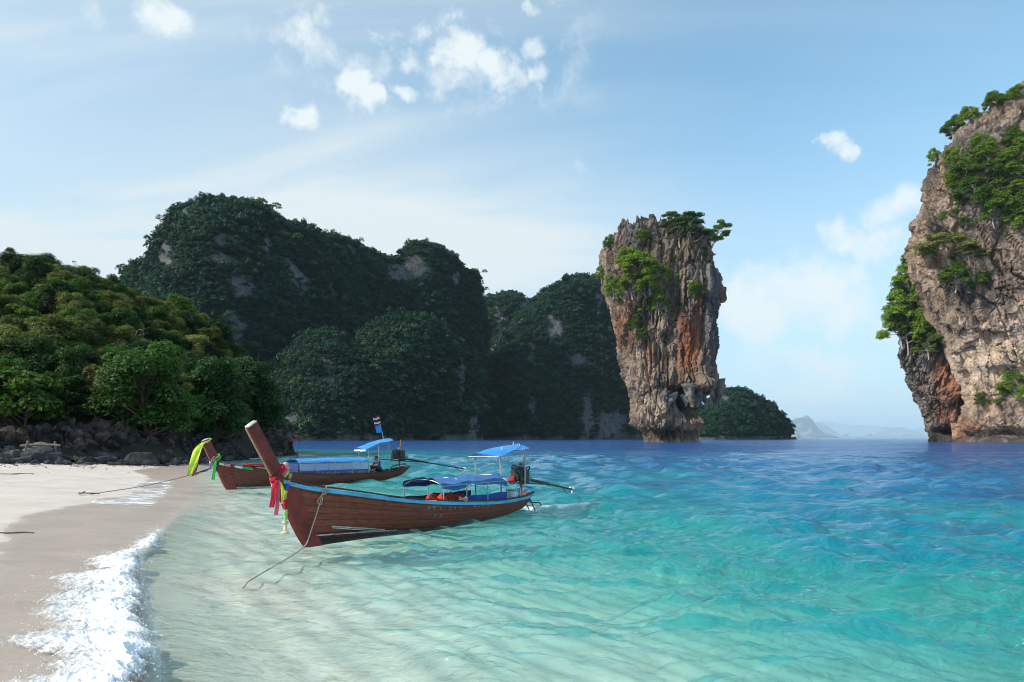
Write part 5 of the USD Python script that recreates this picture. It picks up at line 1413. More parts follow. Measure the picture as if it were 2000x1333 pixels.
def engine(t, piv, length, drop, yaw=0.0, scale=1.0, red=True):
    """Motor on a swivel at the stern, tiller forward, long shaft aft with a small propeller."""
    e = holder("engine", t)
    px, py, pz = piv
    B = lambda c, s, **k: box(np.array(c) * scale + [px, py, pz], np.array(s) * scale, .03, **k)
    obj("block", cat_(B((.02, 0, .22), (.44, .30, .30), ry=.08), B((.0, 0, .42), (.34, .22, .14), ry=.08), B((-.22, 0, .24), (.10, .34, .32)), B((.20, 0, .10), (.26, .22, .20)), B((.02, .17, .30), (.20, .08, .16)), B((.05, -.17, .28), (.24, .08, .2))), ENGINE, e)
    obj("fan_belt_wheel", cat_(lathe([(0, -.03), (.15, -.03), (.17, 0), (.15, .03), (0, .03)], np.array([-.29, 0, .2]) * scale + piv, 18, axis=0), lathe([(0, -.02), (.07, -.02), (.07, .02), (0, .02)], np.array([-.30, 0, .43]) * scale + piv, 14, axis=0)), ENGINE, e, smooth=30)
    obj("exhaust_pipe", tube(np.array([(.0, -.12, .42), (.02, -.12, .60), (.02, -.12, .72), (.03, -.12, .95)]) * scale + piv, .028 * scale, 8), plain(f"rusty_pipe_{len(COUNT)}", (.28, .13, .06), .9, .5, 12), e, smooth=True)
    obj("hose", cat_(tube(spline(np.array([(-.2, .16, .4), (.0, .24, .52), (.2, .18, .42), (.26, .12, .2)]), 14) * scale + piv, .022 * scale, 6), tube(spline(np.array([(-.18, -.16, .36), (.1, -.23, .48), (.24, -.1, .34)]), 12) * scale + piv, .02 * scale, 6), tube(spline(np.array([(-.1, .18, .1), (.1, .24, .2), (.28, .15, .3), (.34, .1, .46)]), 12) * scale + piv, .016 * scale, 6)), ENGINE, e, smooth=True)
    obj("oil_filter", lathe([(0, -.08), (.055, -.08), (.06, -.06), (.06, .06), (.05, .08), (0, .08)], np.array([.12, .20, .18]) * scale + piv, 14), ENGINE_BLUE, e, smooth=30)
    obj("air_cleaner", lathe([(0, 0), (.09, 0), (.10, .03), (.10, .09), (.06, .12), (0, .12)], np.array([.08, .05, .50]) * scale + piv, 16), GREYMETAL, e, smooth=30)
    if red:
        obj("radiator_tank", B((-.34, .06, .12), (.10, .20, .22)), ENGINE_RED, e)
    obj("gearbox", lathe([(0, -.16), (.12, -.16), (.14, 0), (.10, .16), (0, .16)], np.array([.34, 0, .16]) * scale + piv, 14, axis=0), GREYMETAL, e, smooth=30)
    c, s = math.cos(yaw), math.sin(yaw)
    at_ = lambda d, dy, dz: np.array([px + c * d - s * dy, py + s * d + c * dy, pz + dz])
    z = lambda d: .14 - drop * max(0, d - .3) / length
    obj("bed_frame", cat_(tube([at_(-.5, .11, .06), at_(1.4, .11, z(1.4) - .05)], .024, 6), tube([at_(-.5, -.11, .06), at_(1.4, -.11, z(1.4) - .05)], .024, 6), tube([at_(1.2, -.11, z(1.2) - .05), at_(1.2, .11, z(1.2) - .05)], .02, 6)), ENGINE, e)
    obj("propeller_shaft", cat_(tube([at_(.4, 0, z(.4)), at_(1.9, 0, z(1.9))], .055, 9), tube([at_(1.85, 0, z(1.85)), at_(length, 0, z(length))], .034, 9)), ENGINE, e, smooth=30)
    obj("skeg", tube([at_(length - .7, 0, z(length - .7) - .03), at_(length - .35, 0, z(length) - .14), at_(length - .05, 0, z(length) - .05)], .014, 6), ENGINE, e)
    hub = at_(length, 0, z(length))
    bl = []
    for q in range(3):
        a = q * 2.094 + .4
        d1 = np.array([0, math.cos(a), math.sin(a)]); d2 = np.array([.5, -math.sin(a), math.cos(a)])
        m = [hub + d1 * r_ + d2 * w_ for r_, w_ in ((.03, -.02), (.07, -.05), (.12, -.045), (.14, 0), (.12, .045), (.07, .05), (.03, .02))]
        m2 = [x + [.012, 0, 0] for x in m]
        bl.append((np.array(m + m2), np.array([(0, i, i + 1) for i in range(1, 6)] + [(7, 7 + i + 1, 7 + i) for i in range(1, 6)])))
    obj("propeller", cat_(*bl), PLASTIC, e)
    obj("tiller", tube(spline([at_(-.3, .02, .12), at_(-.8, .04, .10), at_(-1.35, .05, .16)], 10), .02, 7), ENGINE, e, smooth=True)
    obj("swivel_stand", cat_(tube([at_(.05, 0, -.36), at_(.05, 0, .06)], .04, 8), tube([at_(.05, -.13, .0), at_(.05, .13, .0)], .03, 7)), plain(f"stand_wood_{len(COUNT)}", (.2, .12, .08), .8, .3, 6), e)
    return e


def helm_roof(t, x0, x1, half, z0, z1, feet, mat, rail_=True, fringe=False):
    """The small tilted sunshade over the helmsman on its own legs."""
    u, w = np.linspace(0, 1, 16), np.linspace(-1, 1, 13)
    U, Wd = np.meshgrid(u, w, indexing="ij")
    pts = np.stack([x0 + (x1 - x0) * U, half * Wd, z0 + (z1 - z0) * U ** .75 + .07 * (1 - Wd ** 2) + .03 * np.sin(U * 9 + Wd * 3)], -1)
    low = pts.copy(); low[..., 2] -= .02
    obj("helm_roof", cat_(grid(pts, flip=True), grid(low)), mat, t, smooth=True)
    zr = lambda x: z0 + (z1 - z0) * ((x - x0) / (x1 - x0)) ** .75
    fr = [[x0, -half, z0 - .02], [x1, -half, z1 - .02], [x1, half, z1 - .02], [x0, half, z0 - .02], [x0, -half, z0 - .02]]
    obj("roof_frame", cat_(*[tube([fr[i], fr[i + 1]], .013, 6) for i in range(4)]), STEEL, t)
    for (x, side, zf) in feet:
        obj("roof_post", tube(spline([[x, half * .86 * side, zf], [x - .02, half * .86 * side, zr(x) - .14], [x - .08, half * .80 * side, zr(x) - .02]], 10), .022, 8), STEEL, t)
    obj("roof_stay", tube([[x0 + .1, half * .8, z0 - .02], [x0 + .32, half * .7, z0 - .62]], .008, 5), STEEL, t)
    obj("roof_stay", tube([[x0 + .5, -half * .8, z0 + .05], [x0 + .3, -half * .75, z0 - .75]], .008, 5), STEEL, t)
    if rail_:
        q = [[x0 + .55, -half * .5, zr(x0 + .55) + .03], [x0 + .58, -half * .5, zr(x0 + .6) + .14], [x1 - .12, -half * .5, zr(x1) + .12], [x1 - .10, -half * .5, zr(x1) + .0]]
        obj("roof_rail", cat_(tube(q, .013, 6), tube([[x1 - .5, -half * .5, zr(x1 - .5) + .12], [x1 - .48, -half * .5, zr(x1 - .5) + .24]], .012, 5)), PLASTIC, t)
    if fringe:
        obj("roof_fringe", sheet(np.stack([np.full(14, x0), np.linspace(-half, half, 14), z0 - .05 + .01 * np.sin(np.arange(14))], 1), (0, 0, 1), .10), C_WHITE, t)


def boat_frame(P0, d):
    ang = math.atan2(d[1], d[0])
    return ang, (lambda x, y, z: np.array([P0[0] + math.cos(ang) * x - math.sin(ang) * y, P0[1] + math.sin(ang) * x + math.cos(ang) * y, z + P0[2]]))


# ---- the near boat. Local x runs from the keel's tip at the bow to the stern, local -y is the side the beach sees.
P1, A1 = np.array([-4.53, 15.85, 0.0]), math.atan2(.839, .545)
h1 = Hull(8.75, .92, 1.6, ([0, .06, .17, .34, .54, .80, .93, 1.0], [1.60, 1.40, 1.20, .91, .70, .56, .56, .62]), ([0, .2, .5, .8, 1.0], [-.01, -.03, -.11, -.07, .10]), ([0, .05, .12, .2, .34, .52, .76, .9, 1.0], [.03, .14, .32, .48, .70, .80, .66, .44, .22]), 0, .45)
boat1 = thing("longtail_boat", "nearest wooden boat, with a light blue stripe and a tall bare red bow post", "boat", P1, A1)
pw = ([0, .25, 1], [.38, .27, .255])
R1 = build_hull(boat1, h1, 9, [W_BROWN, W_BROWN2, W_BROWN3, W_BROWN], [W_BLACK, W_KEEL], [(-.56, 0, 1.22), (-.82, 0, 1.66), (-1.11, 0, 2.12), (-1.46, 0, 2.67)], pw, .145, W_RED, W_BLUE, W_DARK)


def on_hull(h, s0, k0, s1, k1, side, r, n=14, off=.012):
    t = np.linspace(0, 1, n)
    return tube(h.p(s0 + (s1 - s0) * t, k0 + (k1 - k0) * t, side, off), r, 6)


obj("white_chine_strip", on_hull(h1, .04, .205, .30, .205, -1, .016, 30), W_WHITE, boat1, label="worn white strip over the dark red bottom planks")
obj("rubbing_strip", on_hull(h1, .10, .36, .26, .24, -1, .014), W_WHITE, boat1); obj("rubbing_strip", on_hull(h1, .10, .33, .23, .225, -1, .014), W_WHITE, boat1)
# faded, no longer legible letters painted on the side
fad = plain("faded_paint", (.26, .30, .31), .85, .4, 20)
lets = []
for (sq_, kq_) in ((.405, .80), (.425, .80), (.447, .80), (.49, .80), (.51, .80), (.53, .80), (.60, .82), (.62, .82), (.645, .82), (.67, .82), (.43, .58), (.45, .58)):
    for q in range(3):
        a, b = RNG.uniform(-.006, .006, 2)
        lets.append(on_hull(h1, sq_ + a, kq_ + RNG.uniform(-.05, .0), sq_ + b, kq_ + RNG.uniform(.02, .07), -1, .006, 5, .003))
obj("faded_lettering", cat_(*lets), fad, boat1)
awning(boat1, h1, 3.9, 7.05, .70, 1.16, .17, C_BLUE, C_NAVY, 3, sag=.06, posts=4, post_z=.60)
for side in (-1, 1):
    u_ = np.linspace(4.75 if side < 0 else 3.95, 7.0, 30)
    pts = np.stack([np.stack([u_, np.full(30, .66 * side) + .01 * np.sin(u_ * 9), np.full(30, z_) + .015 * np.sin(u_ * 5) * (z_ > .6)], 1) for z_ in (.46, .60, .80)], 1)
    obj("side_curtain", cat_(grid(pts), grid(pts - [0, .012, 0], flip=True)), C_NAVY if side > 0 else cloth("blue_curtain", (.022, .075, .36), .6, .15), boat1, smooth=True)
for x in (2.2, 3.3, 4.4, 5.5, 6.6):
    s_ = x / 9.0
    w_ = float(h1.beam(s_)) * .92
    obj("bench", box((x, 0, .48 if x > 3 else .62), (.24, 2 * w_, .035), .008), W_FLOOR, boat1)
fd_s = np.linspace(.03, .20, 12)
fa, fb2 = h1.p(fd_s, np.full(12, .93), 1, -.05), h1.p(fd_s, np.full(12, .93), -1, -.05)
obj("fore_deck", grid(np.stack([fb2, fa], 1), flip=True), W_DARK, boat1)
helm_roof(boat1, 6.75, 8.45, .55, 1.86, 2.10, ((7.0, -1, .52), (7.0, 1, .52), (8.35, -1, .52), (8.35, 1, .52)), C_LIGHT)
engine(boat1, (8.85, .02, .92), 3.5, .58, yaw=.0, scale=1.15)
obj("stern_ladder", cat_(tube([(8.9, -.28, .50), (9.25, -.30, .02)], .018, 6), tube([(8.9, -.05, .50), (9.3, -.05, .0)], .018, 6), tube([(9.0, -.29, .36), (9.03, -.05, .36)], .014, 5), tube([(9.14, -.29, .18), (9.17, -.05, .17)], .014, 5), tube(spline([(9.0, .05, .45), (9.5, .0, .26), (9.95, -.05, .22), (10.05, -.05, .06)], 12), .02, 6)), W_OLD, boat1)
obj("stern_rail", tube(spline([(8.2, -.50, .72), (8.7, -.42, .78), (9.05, -.25, .80), (9.1, .1, .80)], 14), .018, 6), ENGINE_BLUE, boat1, smooth=True)
ang1, L1 = boat_frame(P1, (.545, .839))
# loose things in the near boat
t = thing("water_drum", "grey white plastic drum standing at the near boat's stern", "drum", L1(7.65, -.40, .40))
obj("body", lathe([(0, 0), (.15, 0), (.17, .03), (.175, .32), (.165, .36), (.15, .38), (0, .38)], (0, 0, 0), 20), PLASTIC, t, smooth=30)
obj("lid", lathe([(0, .37), (.16, .37), (.165, .41), (.14, .43), (0, .43)], (0, 0, 0), 20), GREYMETAL, t, smooth=30)
t = thing("blue_pipe", "short light blue plastic pipe upright beside the drum in the near boat", "pipe", L1(8.02, -.42, .48))
obj("tube", tube([(0, 0, 0), (.02, 0, .36)], .045, 12), C_SKY, t, smooth=30)
jack = None
for n_, (x, y, lb) in enumerate(((4.05, -.20, "orange life jacket nearest the bow under the blue awning"), (4.35, -.30, "orange life jacket second from the bow under the blue awning"), (4.7, -.28, "orange life jacket in the middle of the row under the blue awning"), (5.05, -.32, "orange life jacket last in the row under the blue awning"), (4.5, .1, "orange life jacket behind the row, at the far bench"))):
    def jacket(seed):
        m = trimesh.creation.icosphere(3, 1.0)
        v = np.array(m.vertices) * [.15, .20, .15]
        v[:, 2] += .05 * np.sin(v[:, 1] * 22 + seed) + .09 * (meshkit.fbm(v * 9 + seed, 4, seed) - .5)
        v[:, 0] += .08 * (meshkit.fbm(v * 7 - seed, 3, seed + 3) - .5)
        return v, np.array(m.faces)
    t = thing("life_jacket", lb, "life jacket", L1(x, y, .72), A1 + n_ * .5, "orange life jackets in the near boat")
    obj("foam_body", jacket(n_ + 1), C_ORANGE, t, smooth=True)
    obj("strap", sheet(spline([(-.16, -.05, .02), (-.05, -.06, .17), (.1, -.05, .12), (.17, -.04, -.02)], 12), (0, 1, 0), .035), C_DKBLUE, t)
t = thing("towel", "folded white and pale blue towel lying by the life jackets", "towel", L1(3.85, -.35, .70), A1)
obj("cloth", box((0, 0, 0), (.34, .26, .09), .03), cloth("pale_blue_towel", (.55, .68, .78)), t)


def band_around(ring_pts, tilt, width, out):
    """A sash round the bow post: ring of points, tilted, with thickness."""
    c = ring_pts.mean(0)
    v = c + (ring_pts - c) * out
    return v


def sash(post_R, lo, hi, off, width, slope):
    """A cloth band wound round the post between two heights of its outline."""
    n = post_R.shape[0]
    i = lo
    ring = post_R[:, i] * (1 - hi) + post_R[:, i + 1] * hi
    c = ring.mean(0)
    d = ring - c
    ring = c + d * (1 + off / np.linalg.norm(d, axis=1, keepdims=True))
    ring = np.vstack([ring, ring[:1]])
    tt = np.r_[0, np.cumsum(np.linalg.norm(np.diff(ring, axis=0), axis=1))]
    q = np.linspace(0, tt[-1], 40)
    ring = np.stack([np.interp(q, tt, ring[:, k]) for k in range(3)], 1)
    ring[:, 2] += slope * (ring[:, 0] - c[0]) + .012 * np.sin(q * 30)
    up = np.array([0, 0, 1.0])
    th_ = np.linspace(-np.pi / 2, np.pi / 2, 6)
    out = ring - c; out[:, 2] = 0; out /= np.linalg.norm(out, axis=1, keepdims=True) + 1e-9
    P = np.stack([ring + up * width / 2 * math.sin(a) + out * .028 * math.cos(a) for a in th_], 1)
    return grid(P)


def ribbon_tail(pts, w, side, n=22):
    return sheet(spline(pts, n), side, np.interp(np.linspace(0, 1, n), [0, .3, 1], [w * .5, w, w * .85]))


def beads(pts, n, r, seed):
    p = spline(pts, n)
    return cat_(*[ball(x, r * (0.85 + .3 * ((i * 7 + seed) % 5) / 5), 1, (1, 1, .8)) for i, x in enumerate(p)])


g1 = thing("bow_garland", "red, pink and lime sashes with a flower garland tied round the near boat's bow post", "ribbons", P1, A1)
rng_i = 7
obj("red_sash", sash(R1, 6, .6, .018, .11, .42), C_RED, g1, smooth=True, label="broad red sash")
obj("pink_sash", sash(R1, 5, .5, .030, .09, .42), C_PINK, g1, smooth=True, label="pink sash under the red one")
obj("lime_sash", sash(R1, 4, .7, .036, .08, .42), C_LIME, g1, smooth=True, label="lime green sash")
Fx = -1.06
obj("ribbon_tail", ribbon_tail([(-.93, -.14, 1.52), (-1.03, -.17, 1.34), (-1.05, -.17, 1.12), (-1.09, -.17, .96)], .11, (.6, -.8, 0)), C_RED, g1, smooth=True, label="red ribbon end")
obj("ribbon_tail", ribbon_tail([(-.90, -.17, 1.50), (-.95, -.20, 1.25), (-.97, -.20, .98), (-1.0, -.20, .80)], .09, (.7, -.7, 0)), C_PINK, g1, smooth=True, label="pink ribbon end")
obj("ribbon_tail", ribbon_tail([(-.86, -.18, 1.46), (-.83, -.21, 1.25), (-.84, -.21, 1.02)], .07, (.7, -.7, 0)), C_LIME, g1, smooth=True, label="lime ribbon end")
obj("garland", beads([(-.56, -.13, 1.62), (-.62, -.15, 1.52), (-.66, -.16, 1.44)], 5, .042, 1), cloth("peach_flowers", (.62, .36, .26)), g1, smooth=True, label="peach flowers")
obj("garland", beads([(-.67, -.16, 1.42), (-.70, -.17, 1.34), (-.73, -.18, 1.28)], 5, .046, 2), C_BEADBLUE, g1, smooth=True, label="blue flowers")
obj("garland", beads([(-.74, -.19, 1.26), (-.77, -.20, 1.18), (-.79, -.21, 1.10)], 5, .044, 3), C_GOLD, g1, smooth=True, label="golden flowers")
obj("garland", beads([(-.79, -.22, 1.08), (-.80, -.24, 1.0), (-.80, -.26, .92)], 5, .046, 4), C_RED, g1, smooth=True, label="red flowers")
obj("garland", beads([(-.80, -.27, .89), (-.81, -.27, .80), (-.81, -.27, .70)], 6, .042, 5), cloth("pale_green_flowers", (.45, .66, .25)), g1, smooth=True, label="pale green flowers")
obj("garland", cat_(ball((-.82, -.27, .63), .065, 2, (1, 1, .7)), ball((-.82, -.27, .42), .085, 2, (1, 1, .5))), cloth("straw_flowers", (.70, .55, .32)), g1, smooth=True, label="straw coloured flower ends")
obj("garland", cat_(ball((-.82, -.27, .56), .035, 2), ball((-.82, -.27, .50), .04, 2, (1, 1, 1.2))), C_CREAM, g1, smooth=True, label="cream flowers")
obj("garland", cat_(ball((-.42, .2, 1.82), .06, 2), ball((-.35, .22, 1.74), .05, 2), ball((-.40, .24, 1.68), .05, 2)), cloth("pink_white_flowers", (.74, .45, .52)), g1, smooth=True, label="pink and white flowers behind the post")

# mooring line of the near boat: knot at the gunwale, down into the shallows
kn = L1(*(h1.p(.107, 1.0, -1, .02)))
t = thing("mooring_rope", "pale rope knotted to the near boat's rail and running down into the shallow water", "rope", (0, 0, 0))
e0, e1 = on_plane(600, 1060, .12), on_plane(488, 1134, -.02)
line = [kn, kn * .55 + e0 * .45 - [0, 0, .03], e0, e0 * .5 + e1 * .5 - [0, 0, .05], e1, e1 + (e1 - e0) * .15 - [0, 0, .12]]
obj("line", tube(spline(line, 60), .014, 7), ROPE, t, smooth=True)
kk = [kn + np.array([.05 * math.sin(a * 2.1), .05 * math.cos(a * 1.7), .02 * math.sin(a * 3) + .02 - .012 * a]) for a in np.linspace(0, 14, 60)]
obj("knot", tube(kk, .013, 6), ROPE, t, smooth=True)
obj("loose_end", cat_(tube(spline([kn, kn + [-.05, -.05, -.16], kn + [-.12, -.10, -.30], kn + [-.06, -.10, -.36], kn + [-.02, -.05, -.2]], 24), .010, 6), tube(spline([kn + [0, 0, .02], kn + [.16, .12, .03], kn + [.34, .3, .0]], 16), .013, 6)), ROPE, t, smooth=True)
kn2 = L1(*(h1.p(.545, 1.0, -1, .0)))
t = thing("rope_bundle", "small bundle of rope tied on the near boat's rail amidships", "rope", kn2 + [0, 0, .05])
obj("coil", tube([(.10 * math.sin(a) + .02 * math.sin(a * 3.3), .06 * math.cos(a * 1.1), .03 * math.sin(a * 2.3) + .005 * a - .04) for a in np.linspace(0, 20, 90)], .013, 6), ROPE, t, smooth=True)

# ---- the far boat
P2, A2 = np.array([-13.2, 33.3, 0.02]), math.atan2(.68, .73)
h2 = Hull(9.5, .60, 1.3, ([0, .08, .2, .36, .6, .82, 1.0], [1.30, 1.10, .88, .66, .52, .54, .78]), ([0, .5, .85, 1.0], [-.02, -.06, .02, .30]), ([0, .06, .14, .3, .55, .8, 1.0], [.03, .22, .46, .72, .82, .62, .26]), 0, .5)
boat2 = thing("longtail_boat", "dark wooden boat behind, long blue roof, film windows, yellow ribbon on its bow", "boat", P2, A2)
R2 = build_hull(boat2, h2, 9, [W_OLD2, W_OLD, W_OLD2, W_BROWN2], [W_WHITE, W_OLD], [(-.40, 0, 1.06), (-.62, 0, 1.45), (-.82, 0, 1.86), (-1.0, 0, 2.30)], ([0, 1], [.40, .33]), .18, wood("old_red_post", (.15, .035, .025), (.06, .03, .02), wear=.58), W_DARK, W_DARK, stripe=False, white_line=False)
awning(boat2, h2, 3.15, 7.1, .78, 1.20, .17, C_LIGHT, C_NAVY, 8, sag=.02, posts=5, post_z=.55, valance=.05)
for side in (-1, 1):
    for i in range(5):
        xa, xb = 3.25 + i * .76, 3.25 + (i + 1) * .76 - .03
        obj("window_film", box(((xa + xb) / 2, .765 * side, .93), (xb - xa, .006, .36)), FILM, boat2)
    obj("side_curtain", box((5.15, .768 * side, .66), (3.9, .012, .17), .004), cloth(f"dull_violet_cloth_{side + 1}", (.10, .10, .22), .7, .1), boat2)
    obj("curtain_band", box((5.15, .772 * side, .755), (3.95, .014, .035), .004), cloth(f"blue_band_{side + 1}", (.02, .12, .60), .6, .1), boat2)
obj("front_curtain", box((3.12, 0, .86), (.012, 1.5, .50), .004), C_NAVY, boat2)
for x, r_ in ((3.7, .03), (4.6, .03), (5.4, .03), (6.6, .03)):
    obj("hanging_lamp", ball((x, -.74, 1.10), r_, 1, (1, 1, 1.6)), ENGINE, boat2)
# worn orange painted marks along the curtain
orange_marks = plain("orange_marks", (.42, .20, .08), .8, .3, 10)
for x in (4.15, 4.45, 4.62, 4.78, 5.0, 5.25, 5.9, 6.05, 6.5, 6.75):
    for q in range(3):
        a, b = RNG.uniform(-.08, .08, 2)
        obj("painted_mark", box((x + a, -.778 - .002 * q, .625 + b * .5), (.03 + .07 * RNG.random(), .004, .022 + .04 * RNG.random())), orange_marks, boat2)
for x in (2.3, 4.0, 5.2, 6.4, 8.0):
    obj("bench", box((x, 0, .50), (.24, 2 * float(h2.beam(min(1, x / 9.7))) * .9, .035), .008), W_FLOOR, boat2)
fa, fb2 = h2.p(fd_s, np.full(12, .93), 1, -.05), h2.p(fd_s, np.full(12, .93), -1, -.05)
obj("fore_deck", grid(np.stack([fb2, fa], 1), flip=True), W_DARK, boat2)
helm_roof(boat2, 7.0, 8.7, .58, 1.78, 2.28, ((7.25, -1, .5), (7.25, 1, .5), (8.5, -1, .5), (8.5, 1, .5)), C_LIGHT, rail_=False, fringe=True)
engine(boat2, (9.45, .0, 1.10), 4.6, .75, yaw=-.03, scale=1.25, red=False)
obj("stern_rail", cat_(tube(spline([(8.6, -.48, .78), (9.2, -.36, .9), (9.7, -.15, .95), (10.0, .1, .92)], 14), .022, 6), tube(spline([(8.9, -.45, .66), (9.4, -.36, .74), (9.9, -.1, .78)], 14), .022, 6), tube(spline([(9.2, .4, .8), (9.8, .2, .9), (10.05, .0, .84)], 12), .02, 6)), W_DARK, boat2, smooth=True)
ang2, L2 = boat_frame(P2, (.73, .68))
g2 = thing("bow_garland", "bright sashes and a long yellow ribbon blowing from the far boat's bow post", "ribbons", P2, A2)
top2 = R2[:, -1].mean(0)
obj("lime_sash", sash(R2, 21, .5, .02, .09, .3), C_LIME, g2, smooth=True, label="lime sash at the top of the post")
side2 = (.3, -.2, 1)
obj("long_ribbon", ribbon_tail([(-1.12, -.12, 2.20), (-1.42, -.26, 1.95), (-1.62, -.40, 1.50), (-1.78, -.52, 1.02), (-1.86, -.56, .78)], .42, (1, -.3, .4), 34), C_LIME, g2, smooth=True, label="long yellow green ribbon blowing in the wind")
obj("long_ribbon", ribbon_tail([(-1.10, -.16, 2.16), (-1.32, -.3, 1.86), (-1.50, -.46, 1.40), (-1.68, -.60, .92), (-1.80, -.66, .70)], .15, (1, -.3, .4), 34), C_MAG, g2, smooth=True, label="narrow magenta ribbon beside the yellow one")
obj("green_sash", sash(R2, 5, .3, .03, .14, .4), C_GREEN, g2, smooth=True, label="green sash round the middle of the post")
obj("lime_sash", sash(R2, 7, .2, .034, .07, .4), C_LIME, g2, smooth=True)
obj("ribbon_tail", ribbon_tail([(-.62, -.2, 1.36), (-.70, -.25, 1.05), (-.74, -.26, .75), (-.78, -.27, .48)], .15, (.8, -.6, 0)), C_GREEN, g2, smooth=True, label="green ribbon end hanging down")
obj("ribbon_tail", ribbon_tail([(-.58, -.2, 1.34), (-.62, -.25, 1.05), (-.68, -.27, .80)], .08, (.8, -.6, 0)), C_DKBLUE, g2, smooth=True)
obj("garland", beads([(-.70, -.2, 1.52), (-.82, -.26, 1.36), (-.90, -.30, 1.16), (-.92, -.32, 1.0)], 12, .05, 3), cloth("mixed_flowers", (.35, .14, .45)), g2, smooth=True, label="garland of purple and red flowers")
obj("ribbon_tail", ribbon_tail([(-.90, -.3, 1.02), (-1.15, -.36, .92), (-1.40, -.42, .86), (-1.62, -.5, .80)], .09, (0, 0, 1)), C_DKBLUE, g2, smooth=True, label="dark blue ribbon end blowing left")
obj("ribbon_tail", ribbon_tail([(-1.35, -.40, .88), (-1.50, -.44, .82), (-1.66, -.5, .70)], .12, (0, .3, 1)), C_LIME, g2, smooth=True, label="short yellow ribbon end")
hb = lambda s, k=1.0, o=.03: h2.p(s, k, -1, o)
for q, (s0, s1, mt, lb) in enumerate(((.012, .055, C_WHITE, "white"), (.03, .075, C_RED, "red"), (.07, .105, C_WHITE, "white"), (.10, .145, C_GREEN, "green"))):
    obj("rail_sash", sheet(h2.p(np.linspace(s0, s1, 10), np.full(10, .97), -1, .035), (0, 0, 1), .13), mt, g2, smooth=True, label=f"{lb} cloth wound along the rail")
t = thing("rope_pile", "heap of red rope on the far boat's bow deck", "rope", L2(1.55, -.1, 1.02), A2)
pk = np.linspace(0, 60, 260)
obj("coil", tube(np.stack([(.55 + .18 * np.sin(pk * .37)) * np.sin(pk) * 1.3, .20 * np.cos(pk * 1.07) + .06 * np.sin(pk * 3), .05 + .05 * np.sin(pk * .61) + .04 * np.sin(pk * 2.2)], 1), .026, 5), cloth("red_rope", (.55, .05, .08)), t, smooth=True)
t = thing("antenna_pole", "thin pole with a red rag before the far boat's long roof", "pole", L2(3.2, -.3, 1.3), A2)
obj("pole", tube([(0, 0, 0), (.2, .02, .7), (.34, .02, 1.15)], .014, 6), ENGINE, t)
obj("rag", sheet(spline([(.33, .02, 1.10), (.15, .0, 1.05), (-.05, -.02, 1.0), (-.3, 0, .92)], 12), (0, 0, 1), .05), C_RED, t)
t = thing("flag_pole", "leaning pole on the far boat's helm roof with a striped flag over a blue one", "flag", L2(8.55, .1, 2.26), A2)
obj("pole", tube([(0, 0, 0), (-.30, .06, 1.34)], .020, 7), STEEL, t)


def flag(z0, h_, L_, stripes, par):
    u = np.linspace(0, 1, 22)
    for (a, b, mt, lb) in stripes:
        rows = []
        for w in np.linspace(a, b, 4):
            z = z0 - h_ * w
            x0 = -.30 * (z / 1.34)
            rows.append(np.stack([x0 - L_ * u * .78, -.30 * L_ * u + .055 * np.sin(u * 8 + w) * u, z - .16 * u * L_ + .03 * np.sin(u * 7 + w * 2) * u], 1))
        P = np.stack(rows, 1)
        obj("stripe", cat_(grid(P), grid(P + [0, .006, 0], flip=True)), mt, par, smooth=True, label=lb)


f1 = holder("striped_flag", t.GetPrim() if hasattr(t, "GetPrim") else t)
flag(1.33, .46, .62, ((0, 1 / 6, C_RED, "red stripe"), (1 / 6, 2 / 6, C_WHITE, "white stripe"), (2 / 6, 4 / 6, C_DKBLUE, "dark blue stripe"), (4 / 6, 5 / 6, C_WHITE, "white stripe"), (5 / 6, 1, C_RED, "red stripe")), f1)
f2 = holder("blue_flag", t)
flag(.85, .40, .55, ((0, 1, C_SKY, "plain bright blue cloth"),), f2)

# the helmsman, sitting low at the far boat's stern
def limb_body(joints, bones):
    ms = []
    for a, b in bones:
        ms.append(m3.Manifold.batch_hull([m3.Manifold.sphere(joints[a][1], 20).translate(joints[a][0]), m3.Manifold.sphere(joints[b][1], 20).translate(joints[b][0])]))
    body = m3.Manifold.batch_boolean(ms, m3.OpType.Add).refine_to_length(.03)
    me = body.to_mesh()
    tm = trimesh.Trimesh(me.vert_properties[:, :3], me.tri_verts, process=True)
    trimesh.smoothing.filter_taubin(tm, iterations=12)
    return np.array(tm.vertices), np.array(tm.faces)


per = thing("person", "person in a purple shirt sitting bent forward at the far boat's stern", "person", L2(8.15, -.12, .535), A2)
J = {"pel": ((0, 0, .12), .13), "wst": ((-.07, 0, .30), .12), "chest": ((-.13, 0, .48), .135), "neck": ((-.20, 0, .64), .055), "head": ((-.245, 0, .76), .085), "crown": ((-.23, 0, .80), .092), "chin": ((-.30, 0, .705), .05), "nose": ((-.335, 0, .745), .016)}
for s_, n_ in ((1, "l"), (-1, "r")):
    J |= {"sh" + n_: ((-.14, .18 * s_, .56), .06), "el" + n_: ((-.34, .24 * s_, .38), .043), "wr" + n_: ((-.50, .14 * s_, .36), .030), "pa" + n_: ((-.56, .12 * s_, .35), .030), "hip" + n_: ((.0, .10 * s_, .11), .095), "kn" + n_: ((-.42, .15 * s_, .30), .062), "an" + n_: ((-.46, .15 * s_, -.10), .042), "to" + n_: ((-.62, .17 * s_, -.14), .032), "ear" + n_: ((-.235, .092 * s_, .755), .018)}
    for q in range(4):
        J[f"f{q}" + n_] = ((-.595, (.12 + (q - 1.5) * .016) * s_, .345), .0085); J[f"g{q}" + n_] = ((-.645 + .006 * abs(q - 1), (.12 + (q - 1.5) * .017) * s_, .325), .0075)
    J["th" + n_] = ((-.555, .085 * s_, .345), .010); J["tt" + n_] = ((-.60, .07 * s_, .33), .008)
